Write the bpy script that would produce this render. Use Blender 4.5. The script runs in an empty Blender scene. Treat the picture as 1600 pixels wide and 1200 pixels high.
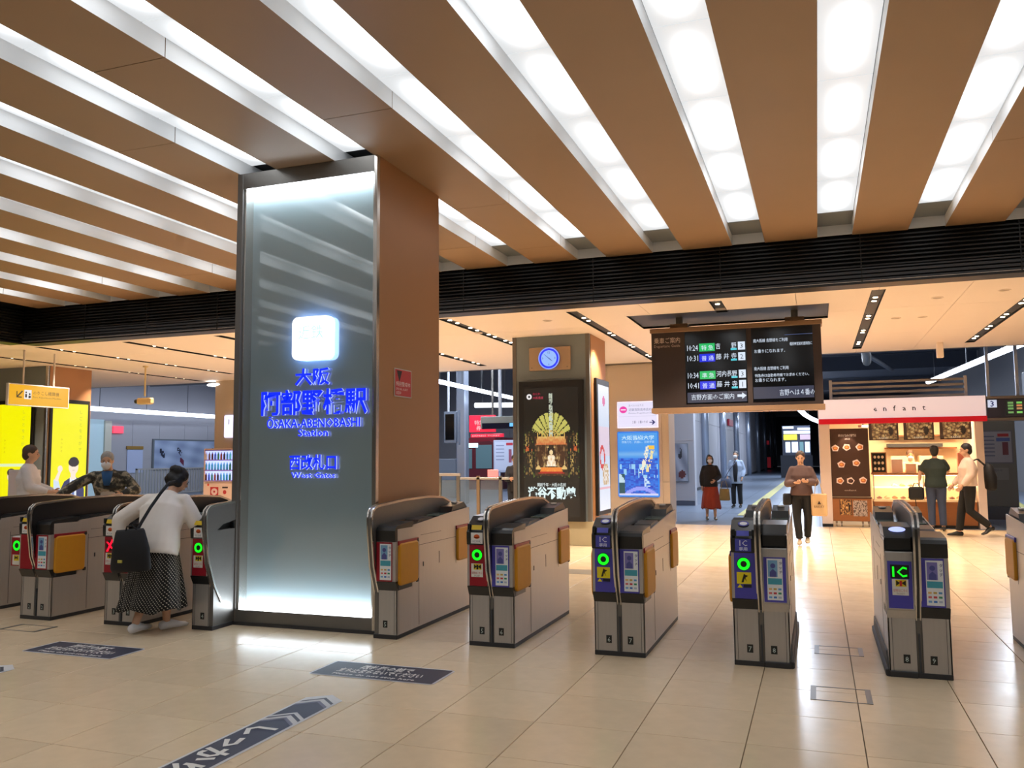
import bpy, math, random
from mathutils import Vector, Matrix, noise as mn
random.seed(7)
PI = math.pi
S = bpy.context.scene
COL = S.collection

# ---------------------------------------------------------------- camera, world, light, exposure
cd = bpy.data.cameras.new('camera'); cam = bpy.data.objects.new('camera', cd); COL.objects.link(cam)
cd.sensor_fit = 'HORIZONTAL'; cd.sensor_width = 36.0; cd.lens = 1312 / 1600 * 36; cd.clip_end = 300
cY = Vector((477, -110, -1312)).normalized()
cX = Vector((3645, 145, 1312)); cX = (cX - cY * cX.dot(cY)).normalized()
cZ = cX.cross(cY)
cam.matrix_world = Matrix((cX, cY, cZ)).to_4x4()
cam.location = (0, 0, 1.55)
S.camera = cam
S.view_settings.view_transform = 'Standard'; S.view_settings.look = 'None'
S.view_settings.gamma = 1; S.view_settings.use_curve_mapping = False
S.view_settings.exposure = 0.7
S.render.film_transparent = False
w = bpy.data.worlds.new('world'); S.world = w; w.use_nodes = True
w.node_tree.nodes['Background'].inputs[0].default_value = (.55, .6, .7, 1)
w.node_tree.nodes['Background'].inputs[1].default_value = .12
S.cycles.max_bounces = 6; S.cycles.diffuse_bounces = 4; S.cycles.glossy_bounces = 3
S.cycles.sample_clamp_indirect = 6; S.cycles.use_denoising = True

DIFF_E = 3.3          # light given by the lit ceiling panels


def area(name, loc, sx, sy, power, col=(1, .8, .55), rot=(0, 0, 0), spread=PI):
    l = bpy.data.lights.new(name, 'AREA'); l.shape = 'RECTANGLE'; l.size = sx; l.size_y = sy
    l.energy = power; l.color = col; l.spread = spread
    o = bpy.data.objects.new(name, l); COL.objects.link(o); o.location = loc; o.rotation_euler = rot
    return o


def spot(name, loc, power, col=(1, .78, .5), ang=100, rot=(0, 0, 0), r=.05, blend=.6):
    l = bpy.data.lights.new(name, 'SPOT'); l.energy = power; l.color = col; l.spot_size = math.radians(ang)
    l.spot_blend = blend; l.shadow_soft_size = r
    o = bpy.data.objects.new(name, l); COL.objects.link(o); o.location = loc; o.rotation_euler = rot
    return o


WARM = (1, .83, .66)
for sx_ in (-9.84, -7.4, -5.45, -3.4, -1.28, .85, 2.9):
    for k, sy_ in enumerate((12.4, 14.6, 16.8)):
        spot('downlight_lamp', (sx_, sy_, 3.66), 165, WARM, 110)
for sx_ in (-11.9, -14.0, -16.0):
    for sy_ in (12.8, 15.8):
        spot('downlight_lamp', (sx_, sy_, 3.66), 120, WARM, 110)
area('kiosk_lamp', (2.0, 20.3, 2.55), 2.2, .5, 90, (1, .72, .42))
area('kiosk_case_lamp', (2.1, 19.72, 1.06), 1.6, .1, 16, (1, .78, .5))
spot('kiosk_spot', (.62, 19.25, 2.15), 14, (1, .85, .65), 60, (math.radians(28), 0, 0), .03)
for y_ in (26, 36, 48, 62):
    area('platform_area_light', (-1.0, y_, 5.2), .6, 6, 420, (.74, .84, 1))
for x_, y_ in ((-23, 29.5), (-17, 27), (-10, 24), (5.2, 28)):
    area('platform_area_light', (x_, y_, 5.2), .4, 8, 190 if x_ < -12 else 330, (.78, .87, 1))

area('platform_area_light', (-14.5, 34, 5.6), 3, 3, 260, (.8, .87, 1))  # added fill light for the train and track-end wall, no fitting there

# ---------------------------------------------------------------- helpers


def lin(c):
    return tuple((v / 255 / 12.92) if v / 255 <= .04045 else ((v / 255 + .055) / 1.055) ** 2.4 for v in c[:3])


MATS = {}


def mat(name, rgb, rough=.5, metal=0., noise=0., nscale=8., bump=0., emit=0., ergb=None, var=0., coat=0., alpha=1., trans=0., stretch=None, spec=.5):
    if name in MATS: return MATS[name]
    m = bpy.data.materials.new(name); m.use_nodes = True; nt = m.node_tree; b = nt.nodes['Principled BSDF']
    c = lin(rgb) + (1,)
    b.inputs['Base Color'].default_value = c; b.inputs['Roughness'].default_value = rough
    b.inputs['Metallic'].default_value = metal; b.inputs['Coat Weight'].default_value = coat
    b.inputs['Specular IOR Level'].default_value = spec
    b.inputs['Coat Roughness'].default_value = .08
    b.inputs['Alpha'].default_value = alpha; b.inputs['Transmission Weight'].default_value = trans
    if emit:
        b.inputs['Emission Color'].default_value = lin(ergb or rgb) + (1,); b.inputs['Emission Strength'].default_value = emit
    if noise or bump or var:
        tc = nt.nodes.new('ShaderNodeTexCoord'); mp = nt.nodes.new('ShaderNodeMapping')
        nt.links.new(tc.outputs['Object'], mp.inputs[0])
        if stretch: mp.inputs['Scale'].default_value = stretch
        n = nt.nodes.new('ShaderNodeTexNoise'); n.inputs['Scale'].default_value = nscale; n.inputs['Detail'].default_value = 5
        nt.links.new(mp.outputs[0], n.inputs['Vector'])
        oi = nt.nodes.new('ShaderNodeObjectInfo')
        # value = 1 + noise*(n-.5)*2 + var*(r-.5)*2
        a1 = nt.nodes.new('ShaderNodeMath'); a1.operation = 'MULTIPLY_ADD'; a1.inputs[1].default_value = 2 * noise; a1.inputs[2].default_value = 1 - noise - var
        nt.links.new(n.outputs[0], a1.inputs[0])
        a2 = nt.nodes.new('ShaderNodeMath'); a2.operation = 'MULTIPLY_ADD'; a2.inputs[1].default_value = 2 * var
        nt.links.new(oi.outputs['Random'], a2.inputs[0]); nt.links.new(a1.outputs[0], a2.inputs[2])
        mx = nt.nodes.new('ShaderNodeVectorMath'); mx.operation = 'SCALE'; mx.inputs[0].default_value = c[:3]
        nt.links.new(a2.outputs[0], mx.inputs['Scale']); nt.links.new(mx.outputs[0], b.inputs['Base Color'])
        if bump:
            bp = nt.nodes.new('ShaderNodeBump'); bp.inputs['Strength'].default_value = bump; bp.inputs['Distance'].default_value = .002
            nt.links.new(n.outputs[0], bp.inputs['Height']); nt.links.new(bp.outputs[0], b.inputs['Normal'])
    MATS[name] = m
    return m


def print_mat(name, emit=0., rough=.5):
    """flat print: its colours come from the face colours of the mesh; backlit ones emit"""
    if name in MATS: return MATS[name]
    m = bpy.data.materials.new(name); m.use_nodes = True; nt = m.node_tree; b = nt.nodes['Principled BSDF']
    a = nt.nodes.new('ShaderNodeAttribute'); a.attribute_name = 'Col'
    b.inputs['Roughness'].default_value = rough
    if not emit: nt.links.new(a.outputs['Color'], b.inputs['Base Color'])
    if emit:
        b.inputs['Base Color'].default_value = (.03, .03, .03, 1)
        nt.links.new(a.outputs['Color'], b.inputs['Emission Color']); b.inputs['Emission Strength'].default_value = emit
    MATS[name] = m
    return m


TEXTS = {}


def text_data(s, offset=0., res=1):
    k = (s, offset, res)
    if k not in TEXTS:
        cu = bpy.data.curves.new('lettering', 'FONT'); cu.body = s; cu.size = 1; cu.resolution_u = res; cu.offset = offset
        ob = bpy.data.objects.new('lettering', cu); me = bpy.data.meshes.new_from_object(ob)
        vs = [v.co.copy() for v in me.vertices]; fs = [tuple(p.vertices) for p in me.polygons]
        x0 = min(v.x for v in vs); x1 = max(v.x for v in vs); y0 = min(v.y for v in vs); y1 = max(v.y for v in vs)
        TEXTS[k] = (vs, fs, x0, x1, y0, y1)
        bpy.data.objects.remove(ob); bpy.data.curves.remove(cu); bpy.data.meshes.remove(me)
    return TEXTS[k]


class MB:
    def __init__(self):
        self.v = []; self.f = []; self.m = []; self.c = []; self.T = Matrix.Identity(4); self.mi = 0; self.col = (1, 1, 1)

    def add(self, vs, fs, mis=None):
        n = len(self.v); T = self.T
        self.v += [tuple(T @ Vector(p)) for p in vs]
        for i, f in enumerate(fs):
            self.f.append(tuple(n + k for k in f)); self.m.append(mis[i] if mis else self.mi); self.c.append(self.col)
        return self

    def box(self, x0, x1, y0, y1, z0, z1, b=0.):
        if x0 > x1: x0, x1 = x1, x0
        if y0 > y1: y0, y1 = y1, y0
        if z0 > z1: z0, z1 = z1, z0
        if b <= 0:
            v = [(x, y, z) for z in (z0, z1) for y in (y0, y1) for x in (x0, x1)]
            return self.add(v, [(0, 2, 3, 1), (4, 5, 7, 6), (0, 1, 5, 4), (2, 6, 7, 3), (0, 4, 6, 2), (1, 3, 7, 5)])
        b = min(b, (x1 - x0) / 2.1, (y1 - y0) / 2.1, (z1 - z0) / 2.1)
        X = (x0, x1); Y = (y0, y1); Z = (z0, z1); v = []; idx = {}
        for i in (0, 1):
            for j in (0, 1):
                for k in (0, 1):
                    sx, sy, sz = (b, -b)[i], (b, -b)[j], (b, -b)[k]
                    idx[i, j, k] = len(v)
                    v += [(X[i], Y[j] + sy, Z[k] + sz), (X[i] + sx, Y[j], Z[k] + sz), (X[i] + sx, Y[j] + sy, Z[k])]
        g = lambda i, j, k, a: idx[i, j, k] + a
        f = []
        for i in (0, 1):
            q = [g(i, 0, 0, 0), g(i, 1, 0, 0), g(i, 1, 1, 0), g(i, 0, 1, 0)]; f.append(q if i else q[::-1])
            q = [g(0, i, 0, 1), g(1, i, 0, 1), g(1, i, 1, 1), g(0, i, 1, 1)]; f.append(q if not i else q[::-1])
            q = [g(0, 0, i, 2), g(1, 0, i, 2), g(1, 1, i, 2), g(0, 1, i, 2)]; f.append(q if i else q[::-1])
        for i in (0, 1):
            for j in (0, 1):
                f.append([g(i, j, 0, 0), g(i, j, 1, 0), g(i, j, 1, 1), g(i, j, 0, 1)])
                f.append([g(i, 0, j, 0), g(i, 1, j, 0), g(i, 1, j, 2), g(i, 0, j, 2)])
                f.append([g(0, i, j, 1), g(1, i, j, 1), g(1, i, j, 2), g(0, i, j, 2)])
                for k in (0, 1): f.append([g(i, j, k, 0), g(i, j, k, 1), g(i, j, k, 2)])
        return self.add(v, f)

    def prism(self, poly, a, b, axis='x'):
        """poly of 2D points extruded from a to b: axis x -> (y,z); y -> (x,z); z -> (x,y)"""
        n = len(poly)
        mk = {'x': lambda p, t: (t, p[0], p[1]), 'y': lambda p, t: (p[0], t, p[1]), 'z': lambda p, t: (p[0], p[1], t)}[axis]
        v = [mk(p, a) for p in poly] + [mk(p, b) for p in poly]
        f = [tuple(range(n))[::-1], tuple(range(n, 2 * n))] + [(i, (i + 1) % n, n + (i + 1) % n, n + i) for i in range(n)]
        return self.add(v, f)

    def loft(self, pts, rx, ry=None, n=12, side=None, cap=True):
        """rings of radii rx, ry along a path; side = direction of rx"""
        ry = ry or rx; pts = [Vector(p) for p in pts]; v = []; k = len(pts)
        for i, p in enumerate(pts):
            d = (pts[min(i + 1, k - 1)] - pts[max(i - 1, 0)]).normalized()
            sd = Vector(side) if side else (Vector((1, 0, 0)) if abs(d.x) < .8 else Vector((0, 1, 0)))
            sd = (sd - d * sd.dot(d)).normalized(); up = d.cross(sd)
            for a in range(n):
                t = 2 * PI * a / n; v.append(p + sd * rx[i] * math.cos(t) + up * ry[i] * math.sin(t))
        f = [(i * n + a, i * n + (a + 1) % n, (i + 1) * n + (a + 1) % n, (i + 1) * n + a) for i in range(k - 1) for a in range(n)]
        if cap: f += [tuple(range(n))[::-1], tuple(range((k - 1) * n, k * n))]
        return self.add(v, f)

    def tube(self, pts, r, n=8):
        if not isinstance(r, (list, tuple)): r = [r] * len(pts)
        return self.loft(pts, r, None, n)

    def cyl(self, c, r, h, axis='z', n=20, r2=None):
        d = {'x': (1, 0, 0), 'y': (0, 1, 0), 'z': (0, 0, 1)}[axis]; c = Vector(c)
        return self.loft([c, c + Vector(d) * h], [r, r if r2 is None else r2], None, n)

    def ball(self, c, rx, ry=None, rz=None, n=12, m=8, M=None):
        ry = ry or rx; rz = rz or rx; v = []; f = []
        for i in range(m + 1):
            th = PI * i / m
            for a in range(n):
                t = 2 * PI * a / n
                q = Vector((rx * math.sin(th) * math.cos(t), ry * math.sin(th) * math.sin(t), rz * math.cos(th)))
                if M: q = M @ q
                v.append(Vector(c) + q)
        for i in range(m):
            for a in range(n):
                f.append((i * n + a, (i + 1) * n + a, (i + 1) * n + (a + 1) % n, i * n + (a + 1) % n))
        return self.add(v, f)

    def torus(self, c, R, r, axis='y', n=28, m=8):
        v = []; f = []
        for a in range(n):
            t = 2 * PI * a / n
            for k in range(m):
                u = 2 * PI * k / m; q = (R + r * math.cos(u)); p = (q * math.cos(t), r * math.sin(u), q * math.sin(t))
                if axis == 'z': p = (p[0], p[2], p[1])
                if axis == 'x': p = (p[1], p[0], p[2])
                v.append(Vector(c) + Vector(p))
        for a in range(n):
            for k in range(m):
                f.append((a * m + k, ((a + 1) % n) * m + k, ((a + 1) % n) * m + (k + 1) % m, a * m + (k + 1) % m))
        return self.add(v, f)

    # flat print, drawn in the local plane (u to the right, v up, w towards the viewer)
    def poly(self, pts, col=None, w=0.):
        if col is not None: self.col = lin(col)
        return self.add([(p[0], p[1], w) for p in pts], [tuple(range(len(pts)))])

    def rect(self, x0, x1, y0, y1, col=None, w=0.):
        return self.poly([(x0, y0), (x1, y0), (x1, y1), (x0, y1)], col, w)

    def disc(self, x, y, rx, ry=None, col=None, w=0., n=20, a0=0.):
        ry = ry or rx
        return self.poly([(x + rx * math.cos(2 * PI * i / n + a0), y + ry * math.sin(2 * PI * i / n + a0)) for i in range(n)], col, w)

    def ring(self, x, y, r0, r1, col=None, w=0., n=24):
        if col is not None: self.col = lin(col)
        v = []; f = []
        for i in range(n):
            t = 2 * PI * i / n; v += [(x + r0 * math.cos(t), y + r0 * math.sin(t), w), (x + r1 * math.cos(t), y + r1 * math.sin(t), w)]
        for i in range(n):
            j = (i + 1) % n; f.append((2 * i, 2 * i + 1, 2 * j + 1, 2 * j))
        return self.add(v, f)

    def text(self, s, x, y, size, col=None, w=0., align='l', width=None, bold=0., depth=0., side_mi=None):
        """text with its lower left at x, y; size = height of a full line; width squeezes it"""
        vs, fs, x0, x1, y0, y1 = text_data(s, bold)
        if col is not None: self.col = lin(col)
        sx = size if width is None else width / (x1 - x0)
        W = (x1 - x0) * sx; ox = x - x0 * sx - (W / 2 if align == 'c' else W if align == 'r' else 0)
        P = [(ox + v.x * sx, y + v.y * size, w) for v in vs]
        self.add(P, fs)
        if depth:
            keep = self.mi
            if side_mi is not None: self.mi = side_mi
            ec = {}
            for f in fs:
                for i in range(len(f)):
                    e = (f[i], f[(i + 1) % len(f)]); kk = tuple(sorted(e)); ec.setdefault(kk, []).append(e)
            used = {}; sv = []; sf = []
            for kk, es in ec.items():
                if len(es) == 1:
                    a, b = es[0]; n = len(sv); sv += [P[a], P[b], (P[b][0], P[b][1], w - depth), (P[a][0], P[a][1], w - depth)]
                    sf.append((n + 1, n, n + 3, n + 2))
            self.add(sv, sf); self.mi = keep
        return self

    def paint(self, x0, x1, y0, y1, nx, ny, fn, w=0.):
        """a printed picture: cells coloured by fn(u, v)"""
        v = [(x0 + (x1 - x0) * i / nx, y0 + (y1 - y0) * j / ny, w) for j in range(ny + 1) for i in range(nx + 1)]
        n = len(self.v); T = self.T
        self.v += [tuple(T @ Vector(p)) for p in v]
        for j in range(ny):
            for i in range(nx):
                a = n + j * (nx + 1) + i
                self.f.append((a, a + 1, a + nx + 2, a + nx + 1)); self.m.append(self.mi)
                self.c.append(lin(fn((i + .5) / nx, (j + .5) / ny)))
        return self

    def build(self, name, mats, parent=None, smooth=False, loc=None, rot=None):
        me = bpy.data.meshes.new(name); me.from_pydata(self.v, [], self.f)
        if not isinstance(mats, (list, tuple)): mats = [mats]
        for m in mats: me.materials.append(m)
        me.polygons.foreach_set('material_index', self.m)
        if any(m.name.startswith('print') for m in mats):
            at = me.color_attributes.new('Col', 'FLOAT_COLOR', 'CORNER'); dat = []
            for p, c in zip(me.polygons, self.c): dat += list(c + (1,)) * p.loop_total
            at.data.foreach_set('color', dat)
        if smooth:
            me.polygons.foreach_set('use_smooth', [True] * len(me.polygons))
        me.update()
        o = bpy.data.objects.new(name, me); COL.objects.link(o)
        if parent is not None: o.parent = parent
        if loc is not None: o.location = loc
        if rot is not None: o.rotation_euler = rot
        return o


def smooth_angle(o, ang=35):
    me = o.data
    me.polygons.foreach_set('use_smooth', [True] * len(me.polygons))
    try: me.set_sharp_from_angle(angle=math.radians(ang))
    except Exception: pass
    return o


def tag(o, label=None, cat=None, group=None, kind=None):
    if label: o['label'] = label
    if cat: o['category'] = cat
    if group: o['group'] = group
    if kind: o['kind'] = kind
    return o


def thing(name, label, cat, loc=(0, 0, 0), rz=0., group=None):
    o = bpy.data.objects.new(name, None); COL.objects.link(o); o.location = loc; o.rotation_euler = (0, 0, rz)
    o.empty_display_size = .1
    return tag(o, label, cat, group)


def frame_T(loc, face='-y'):
    """matrix of a print plane: u right, v up, w towards the viewer"""
    if face == '-y': M = Matrix(((1, 0, 0), (0, 0, -1), (0, 1, 0)))
    elif face == '+x': M = Matrix(((0, 0, 1), (1, 0, 0), (0, 1, 0)))
    elif face == '-x': M = Matrix(((0, 0, -1), (-1, 0, 0), (0, 1, 0)))
    elif face == '+z': M = Matrix(((1, 0, 0), (0, 1, 0), (0, 0, 1)))
    M = M.to_4x4(); M.translation = Vector(loc)
    return M


def rnd(*k):
    return math.modf(abs(math.sin(sum(a * b for a, b in zip(k, (12.9898, 78.233, 37.719)))) * 43758.5453))[0]


def mixc(a, b, t):
    t = max(0, min(1, t)); return tuple(a[i] + (b[i] - a[i]) * t for i in range(3))


# ---------------------------------------------------------------- materials
steel = mat('brushed_steel', (190, 186, 182), .38, .6, .06, 60, .05, stretch=(1, 1, .05))
steel2 = mat('dark_steel', (120, 117, 113), .4, .6, .06, 40)
trim = mat('polished_steel', (205, 200, 194), .22, .95)
plinth = mat('dark_plinth', (58, 58, 60), .5, .3)
black = mat('black_plastic', (22, 23, 25), .35, 0, coat=.2)
blackm = mat('black_matt', (12, 12, 12), .8)
white = mat('white_paint', (225, 225, 225), .5)
dgrey = mat('dark_grey', (62, 64, 68), .55)
amber = mat('amber_pad', (214, 148, 30), .5, noise=.05, nscale=20)
red_t = mat('red_trim', (150, 14, 34), .35)
blue_t = mat('violet_trim', (74, 70, 168), .35)
pr = print_mat('print_matt', 0, .45)
prE = print_mat('print_backlit', .6, .25)
prH = print_mat('print_glowing', .62, .3)

# ================================================================ SETTING
ZC = 4.357; ZB = 3.72; YL = 11.45; XW = -13.8
stone = mat('floor_stone', (224, 201, 168), .2, 0, .09, 9, .06, var=.05, spec=.55)
# finer speckle and worn gloss on the stone
_nt = stone.node_tree; _b = _nt.nodes['Principled BSDF']
_n = _nt.nodes.new('ShaderNodeTexNoise'); _n.inputs['Scale'].default_value = 3; _n.inputs['Detail'].default_value = 6
_tc = _nt.nodes.new('ShaderNodeTexCoord'); _nt.links.new(_tc.outputs['Object'], _n.inputs['Vector'])
_mr = _nt.nodes.new('ShaderNodeMapRange'); _mr.inputs['From Min'].default_value = .3; _mr.inputs['From Max'].default_value = .7
_mr.inputs['To Min'].default_value = .2; _mr.inputs['To Max'].default_value = .26
_nt.links.new(_n.outputs[0], _mr.inputs[0]); _nt.links.new(_mr.outputs[0], _b.inputs['Roughness'])
grout = mat('tile_joint', (112, 98, 80), .8)
grey_stone = mat('platform_stone', (112, 124, 142), .3, 0, .06, 12, var=.04)

floor = MB().box(-32, 8, -9, 112, -.12, -.014).build('floor', grout); tag(floor, kind='structure')
xs = [.18 + .6 * i for i in range(-52, 12)]
ys = [6.62 + .6 * i for i in range(-24, 1)] + [7.29, 7.96] + [7.96 + .6 * i for i in range(1, 20)]
tmesh = {}
near = []; rest = MB()


def vis(x, y):
    d = cam.matrix_world.inverted() @ Vector((x, y, 0))
    if d.z > -.5: return None
    u = 800 + 1312 * d.x / -d.z; v = 600 - 1312 * d.y / -d.z
    return (u, v)


cells = []
for j in range(len(ys) - 1):
    for i in range(len(xs) - 1):
        cx_, cy_ = (xs[i] + xs[i + 1]) / 2, (ys[j] + ys[j + 1]) / 2
        p = vis(cx_, cy_)
        inview = p is not None and -80 < p[0] < 1680 and 600 < p[1] < 1320
        cells.append((0 if inview else 1, cx_ * cx_ + cy_ * cy_, i, j))
cells.sort()
for k, (q, d2, i, j) in enumerate(cells):
    g = .0025
    if ys[j] > 18.2 and q: continue
    if q == 0 and k < 300:
        wy = ys[j + 1] - ys[j]; key = round(wy, 3)
        if key not in tmesh:
            o = MB().box(-.3 + g, .3 - g, -wy / 2 + g, wy / 2 - g, -.02, 0, .0015).build('tile', stone, floor); tmesh[key] = o.data
        else:
            o = bpy.data.objects.new('tile', tmesh[key]); COL.objects.link(o); o.parent = floor
        o.location = ((xs[i] + xs[i + 1]) / 2, (ys[j] + ys[j + 1]) / 2, 0)
    else:
        rest.box(xs[i] + g, xs[i + 1] - g, ys[j] + g, ys[j + 1] - g, -.014, 0)
o = rest.build('tile', stone, floor); o['kind'] = 'stuff'
# platform paving beyond the hall
pav = MB()
y1 = ys[-1]
for i in range(-26, 7):
    for j in range(0, 24):
        pav.box(i * 1.2 + .004, i * 1.2 + 1.196, y1 + j * 4 + .02, y1 + j * 4 + 3.99, -.014, -.001)
o = pav.build('paving', grey_stone, floor); o['kind'] = 'stuff'
yel = mat('tactile_yellow', (176, 168, 96), .5)
for x_, ya, yb, sk in ((-1.85, 22.5, 60, .08), (4.85, 22.8, 60, .12)):
    m = MB(); yy = ya
    while yy < yb:
        xx = x_ + (yy - ya) * (sk if x_ > 0 else .004); m.box(xx - .15, xx + .15, yy + .01, yy + .29, 0, .006); yy += .3
    o = m.build('tactile_strip', yel, floor); o['kind'] = 'stuff'
# inspection hatch frames let into the stone
hf = mat('hatch_steel', (120, 116, 110), .4, .7)
for (hx0, hx1, hy0, hy1) in ((-.1, .27, 5.80, 6.14), (-.08, .28, 7.12, 7.42), (-7.2, -6.75, 5.85, 6.1)):
    m = MB(); t = .012; m.box(hx0, hx1, hy0, hy0 + t, 0, .002); m.box(hx0, hx1, hy1 - t, hy1, 0, .002)
    for a in (hx0, hx1 - .035): m.box(a, a + .035, hy0, hy1, 0, .003)
    m.build('hatch_frame', hf, floor)

# ---- front ceiling: brown boards and lit slots
brown = mat('ceiling_brown', (156, 126, 96), .5, 0, .03, 3)
lipw = mat('slot_white', (226, 228, 230), .5)
ceil = MB().box(XW - .1, 7.5, -9, YL + .1, 4.75, 4.85).build('ceiling', dgrey); tag(ceil, kind='structure')
# lit panel material: a lamp behind frosted acrylic, brightest in the middle of each panel
lm = bpy.data.materials.new('lit_acrylic'); lm.use_nodes = True; nt = lm.node_tree; b = nt.nodes['Principled BSDF']
b.inputs['Base Color'].default_value = (.12, .12, .12, 1); b.inputs['Roughness'].default_value = .35
tc = nt.nodes.new('ShaderNodeTexCoord'); sp = nt.nodes.new('ShaderNodeSeparateXYZ'); nt.links.new(tc.outputs['Generated'], sp.inputs[0])


def nmath(nt, op, a, b_=None, c_=None):
    n = nt.nodes.new('ShaderNodeMath'); n.operation = op
    for i, x in enumerate((a, b_, c_)):
        if x is None: continue
        if isinstance(x, (int, float)): n.inputs[i].default_value = x
        else: nt.links.new(x, n.inputs[i])
    return n.outputs[0]


gx = nmath(nt, 'MULTIPLY', nmath(nt, 'SUBTRACT', sp.outputs[0], .5), 2.6)
gy = nmath(nt, 'MULTIPLY', nmath(nt, 'SUBTRACT', sp.outputs[1], .5), 2.3)
r2 = nmath(nt, 'ADD', nmath(nt, 'POWER', nmath(nt, 'ABSOLUTE', gx), 2), nmath(nt, 'POWER', nmath(nt, 'ABSOLUTE', gy), 4))
ex = nmath(nt, 'POWER', 2.718, nmath(nt, 'MULTIPLY', r2, -2.6))
oi = nt.nodes.new('ShaderNodeObjectInfo')
amp = nmath(nt, 'MULTIPLY_ADD', oi.outputs['Random'], .9, .25)
st = nmath(nt, 'MULTIPLY_ADD', nmath(nt, 'MULTIPLY', ex, amp), DIFF_E, .44)
nt.links.new(st, b.inputs['Emission Strength']); b.inputs['Emission Color'].default_value = (.93, .97, 1, 1)
end_grey = mat('slot_end_grey', (120, 126, 128), .4)
P = 1.0735; X0 = .105; SW = .42
joints = [2.96 - 1.31, 2.96, 4.27, 5.58, 6.88, 8.19, 9.48, 10.78]
lp = None; lpm = {}
for k in range(-13, 7):
    sx0 = X0 + k * P
    if sx0 < XW or sx0 > 6.9: continue
    over_col = -5.4 < sx0 < -3.9
    js = list(joints)
    for a, bb in list(zip(js, js[1:])) + [(-4, 1.65)]:
        if over_col and a > 6.5 and a < 8.0: continue
        key = round(bb - a, 2)
        if key not in lpm:
            o = MB().box(.006, SW - .006, .006, bb - a - .006, 0, .02).build('light_panel', lm, ceil); lpm[key] = o.data
        else:
            o = bpy.data.objects.new('light_panel', lpm[key]); COL.objects.link(o); o.parent = ceil
        o.location = (sx0, a, ZC + .14)
    MB().box(sx0, sx0 + SW, 10.79, YL, ZC + .14, ZC + .16).build('slot_end_panel', end_grey, ceil)
    m = MB(); m.box(sx0 - .004, sx0 + SW + .004, -4, 10.79, ZC + .162, ZC + .18); m.build('slot_backing', dgrey, ceil)
    MB().box(sx0 + .001, sx0 + SW - .001, YL - .02, YL + .0, ZC + .01, ZC + .14).build('slot_end_cap', lipw, ceil)
for k in range(-14, 7):
    bx0 = X0 + SW + k * P; bx1 = bx0 + P - SW
    if bx1 < XW: continue
    bx0 = max(bx0, XW)
    cuts = [-4.0, YL]
    if -4 < bx0 < -3.5: cuts = [-4, 3.2, 5.835, 8.57, 10.57, YL]
    elif -6 < bx0 < -5.5 or 1.2 < bx0 < 1.9: cuts = [-4, 3.2, 5.8, 8.43, YL]
    elif k % 2: cuts = [-4, 4.5, 10.2, YL] if k < -4 else [-4, 2.5, YL]
    for a, bb in zip(cuts, cuts[1:]):
        m = MB(); v = [(bx0, a + .004, ZC), (bx1, a + .004, ZC), (bx1, bb - .004, ZC), (bx0, bb - .004, ZC)]
        m.add(v, [(0, 3, 2, 1)], [0])
        vt = [(x, y, ZC + .15) for x, y, z in v]
        m.add(v + vt, [(0, 4, 7, 3), (1, 2, 6, 5)], [1, 1]); m.add(v + vt, [(0, 1, 5, 4), (3, 7, 6, 2), (4, 5, 6, 7)], [0, 0, 0])
        m.build('ceiling_board', [brown, lipw], ceil)

# ---- louvred bulkheads
lou = mat('louvre_black', (44, 41, 38), .42, .3)
m = MB(); m.box(XW - .06, 7.5, YL + .06, YL + .3, ZB + .002, ZC + .5)
l1 = m.build('trim_1', blackm); tag(l1, kind='structure')
m = MB(); m.box(XW - .3, XW - .06, -9, YL + .3, ZB + .002, ZC + .5)
l2 = m.build('trim_2', blackm); tag(l2, kind='structure')
ns = 12; h = (ZC - .005 - ZB) / ns
for k in range(ns):
    z = ZB + h * k
    MB().prism([(YL - .0, z + .004), (YL - .0, z + .022), (YL + .058, z + .04), (YL + .058, z + .022)], XW, 7.5).build('slat', lou, l1)
    MB().prism([(XW, z + .004), (XW, z + .022), (XW - .058, z + .04), (XW - .058, z + .022)], -9, YL, 'y').build('slat', lou, l2)
for x in [-12.3, -10.9, -9.4, -7.9, -6.4, -4.9, -2.9, -1.14, .62, 2.4, 4.2]:
    MB().box(x - .006, x + .006, YL - .004, YL + .06, ZB, ZC).build('louvre_joint', lou, l1)
MB().box(XW, 7.5, YL - .012, YL + .3, ZB - .012, ZB + .004).build('louvre_edge', lou, l1)
MB().box(XW - .3, XW + .012, -9, YL, ZB - .012, ZB + .004).build('louvre_edge', lou, l2)

# ---- rear ceiling, flat and cream, with panel joints
cream = mat('rear_ceiling_cream', (248, 232, 216), .55, 0, .015, 2)
c2 = MB().box(-32, 7.5, YL + .0, 19.3, ZB + .03, ZB + .2).build('ceiling_rear', dgrey); tag(c2, kind='structure')
slots = [(-16.0, 12.4, 18.9), (-13.95, 11.9, 17.6), (-11.9, 12.0, 19.0), (-9.84, 12.0, 17.5), (-7.4, 14.5, 18.5), (-5.45, 11.9, 15.3), (-3.4, 12.05, 19.1), (-1.28, 12.0, 13.0), (.85, 12.0, 18.65), (2.9, 13.2, 18.5), (5.0, 13, 18)]
HW = .088
yj = [YL, 13.6, 16.4, 19.3]
xj = sorted([-32, -28, -24.3, -20.2] + [s[0] for s in slots] + [-17.9, -2.34, -.2, 1.95, 4.0, 7.5])
# recess for the departure board
RX0, RX1, RY0, RY1 = -2.72, .24, 12.8, 14.2


def ceilrects(x0, x1, y0, y1, holes):
    R = [(x0, x1, y0, y1)]
    for (a, b_, c, d) in holes:
        N = []
        for (p, q, r, s) in R:
            if a >= q or b_ <= p or c >= s or d <= r: N.append((p, q, r, s)); continue
            if p < a: N.append((p, a, r, s))
            if b_ < q: N.append((b_, q, r, s))
            pp, qq = max(p, a), min(q, b_)
            if r < c: N.append((pp, qq, r, c))
            if d < s: N.append((pp, qq, d, s))
        R = N
    return R


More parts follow.
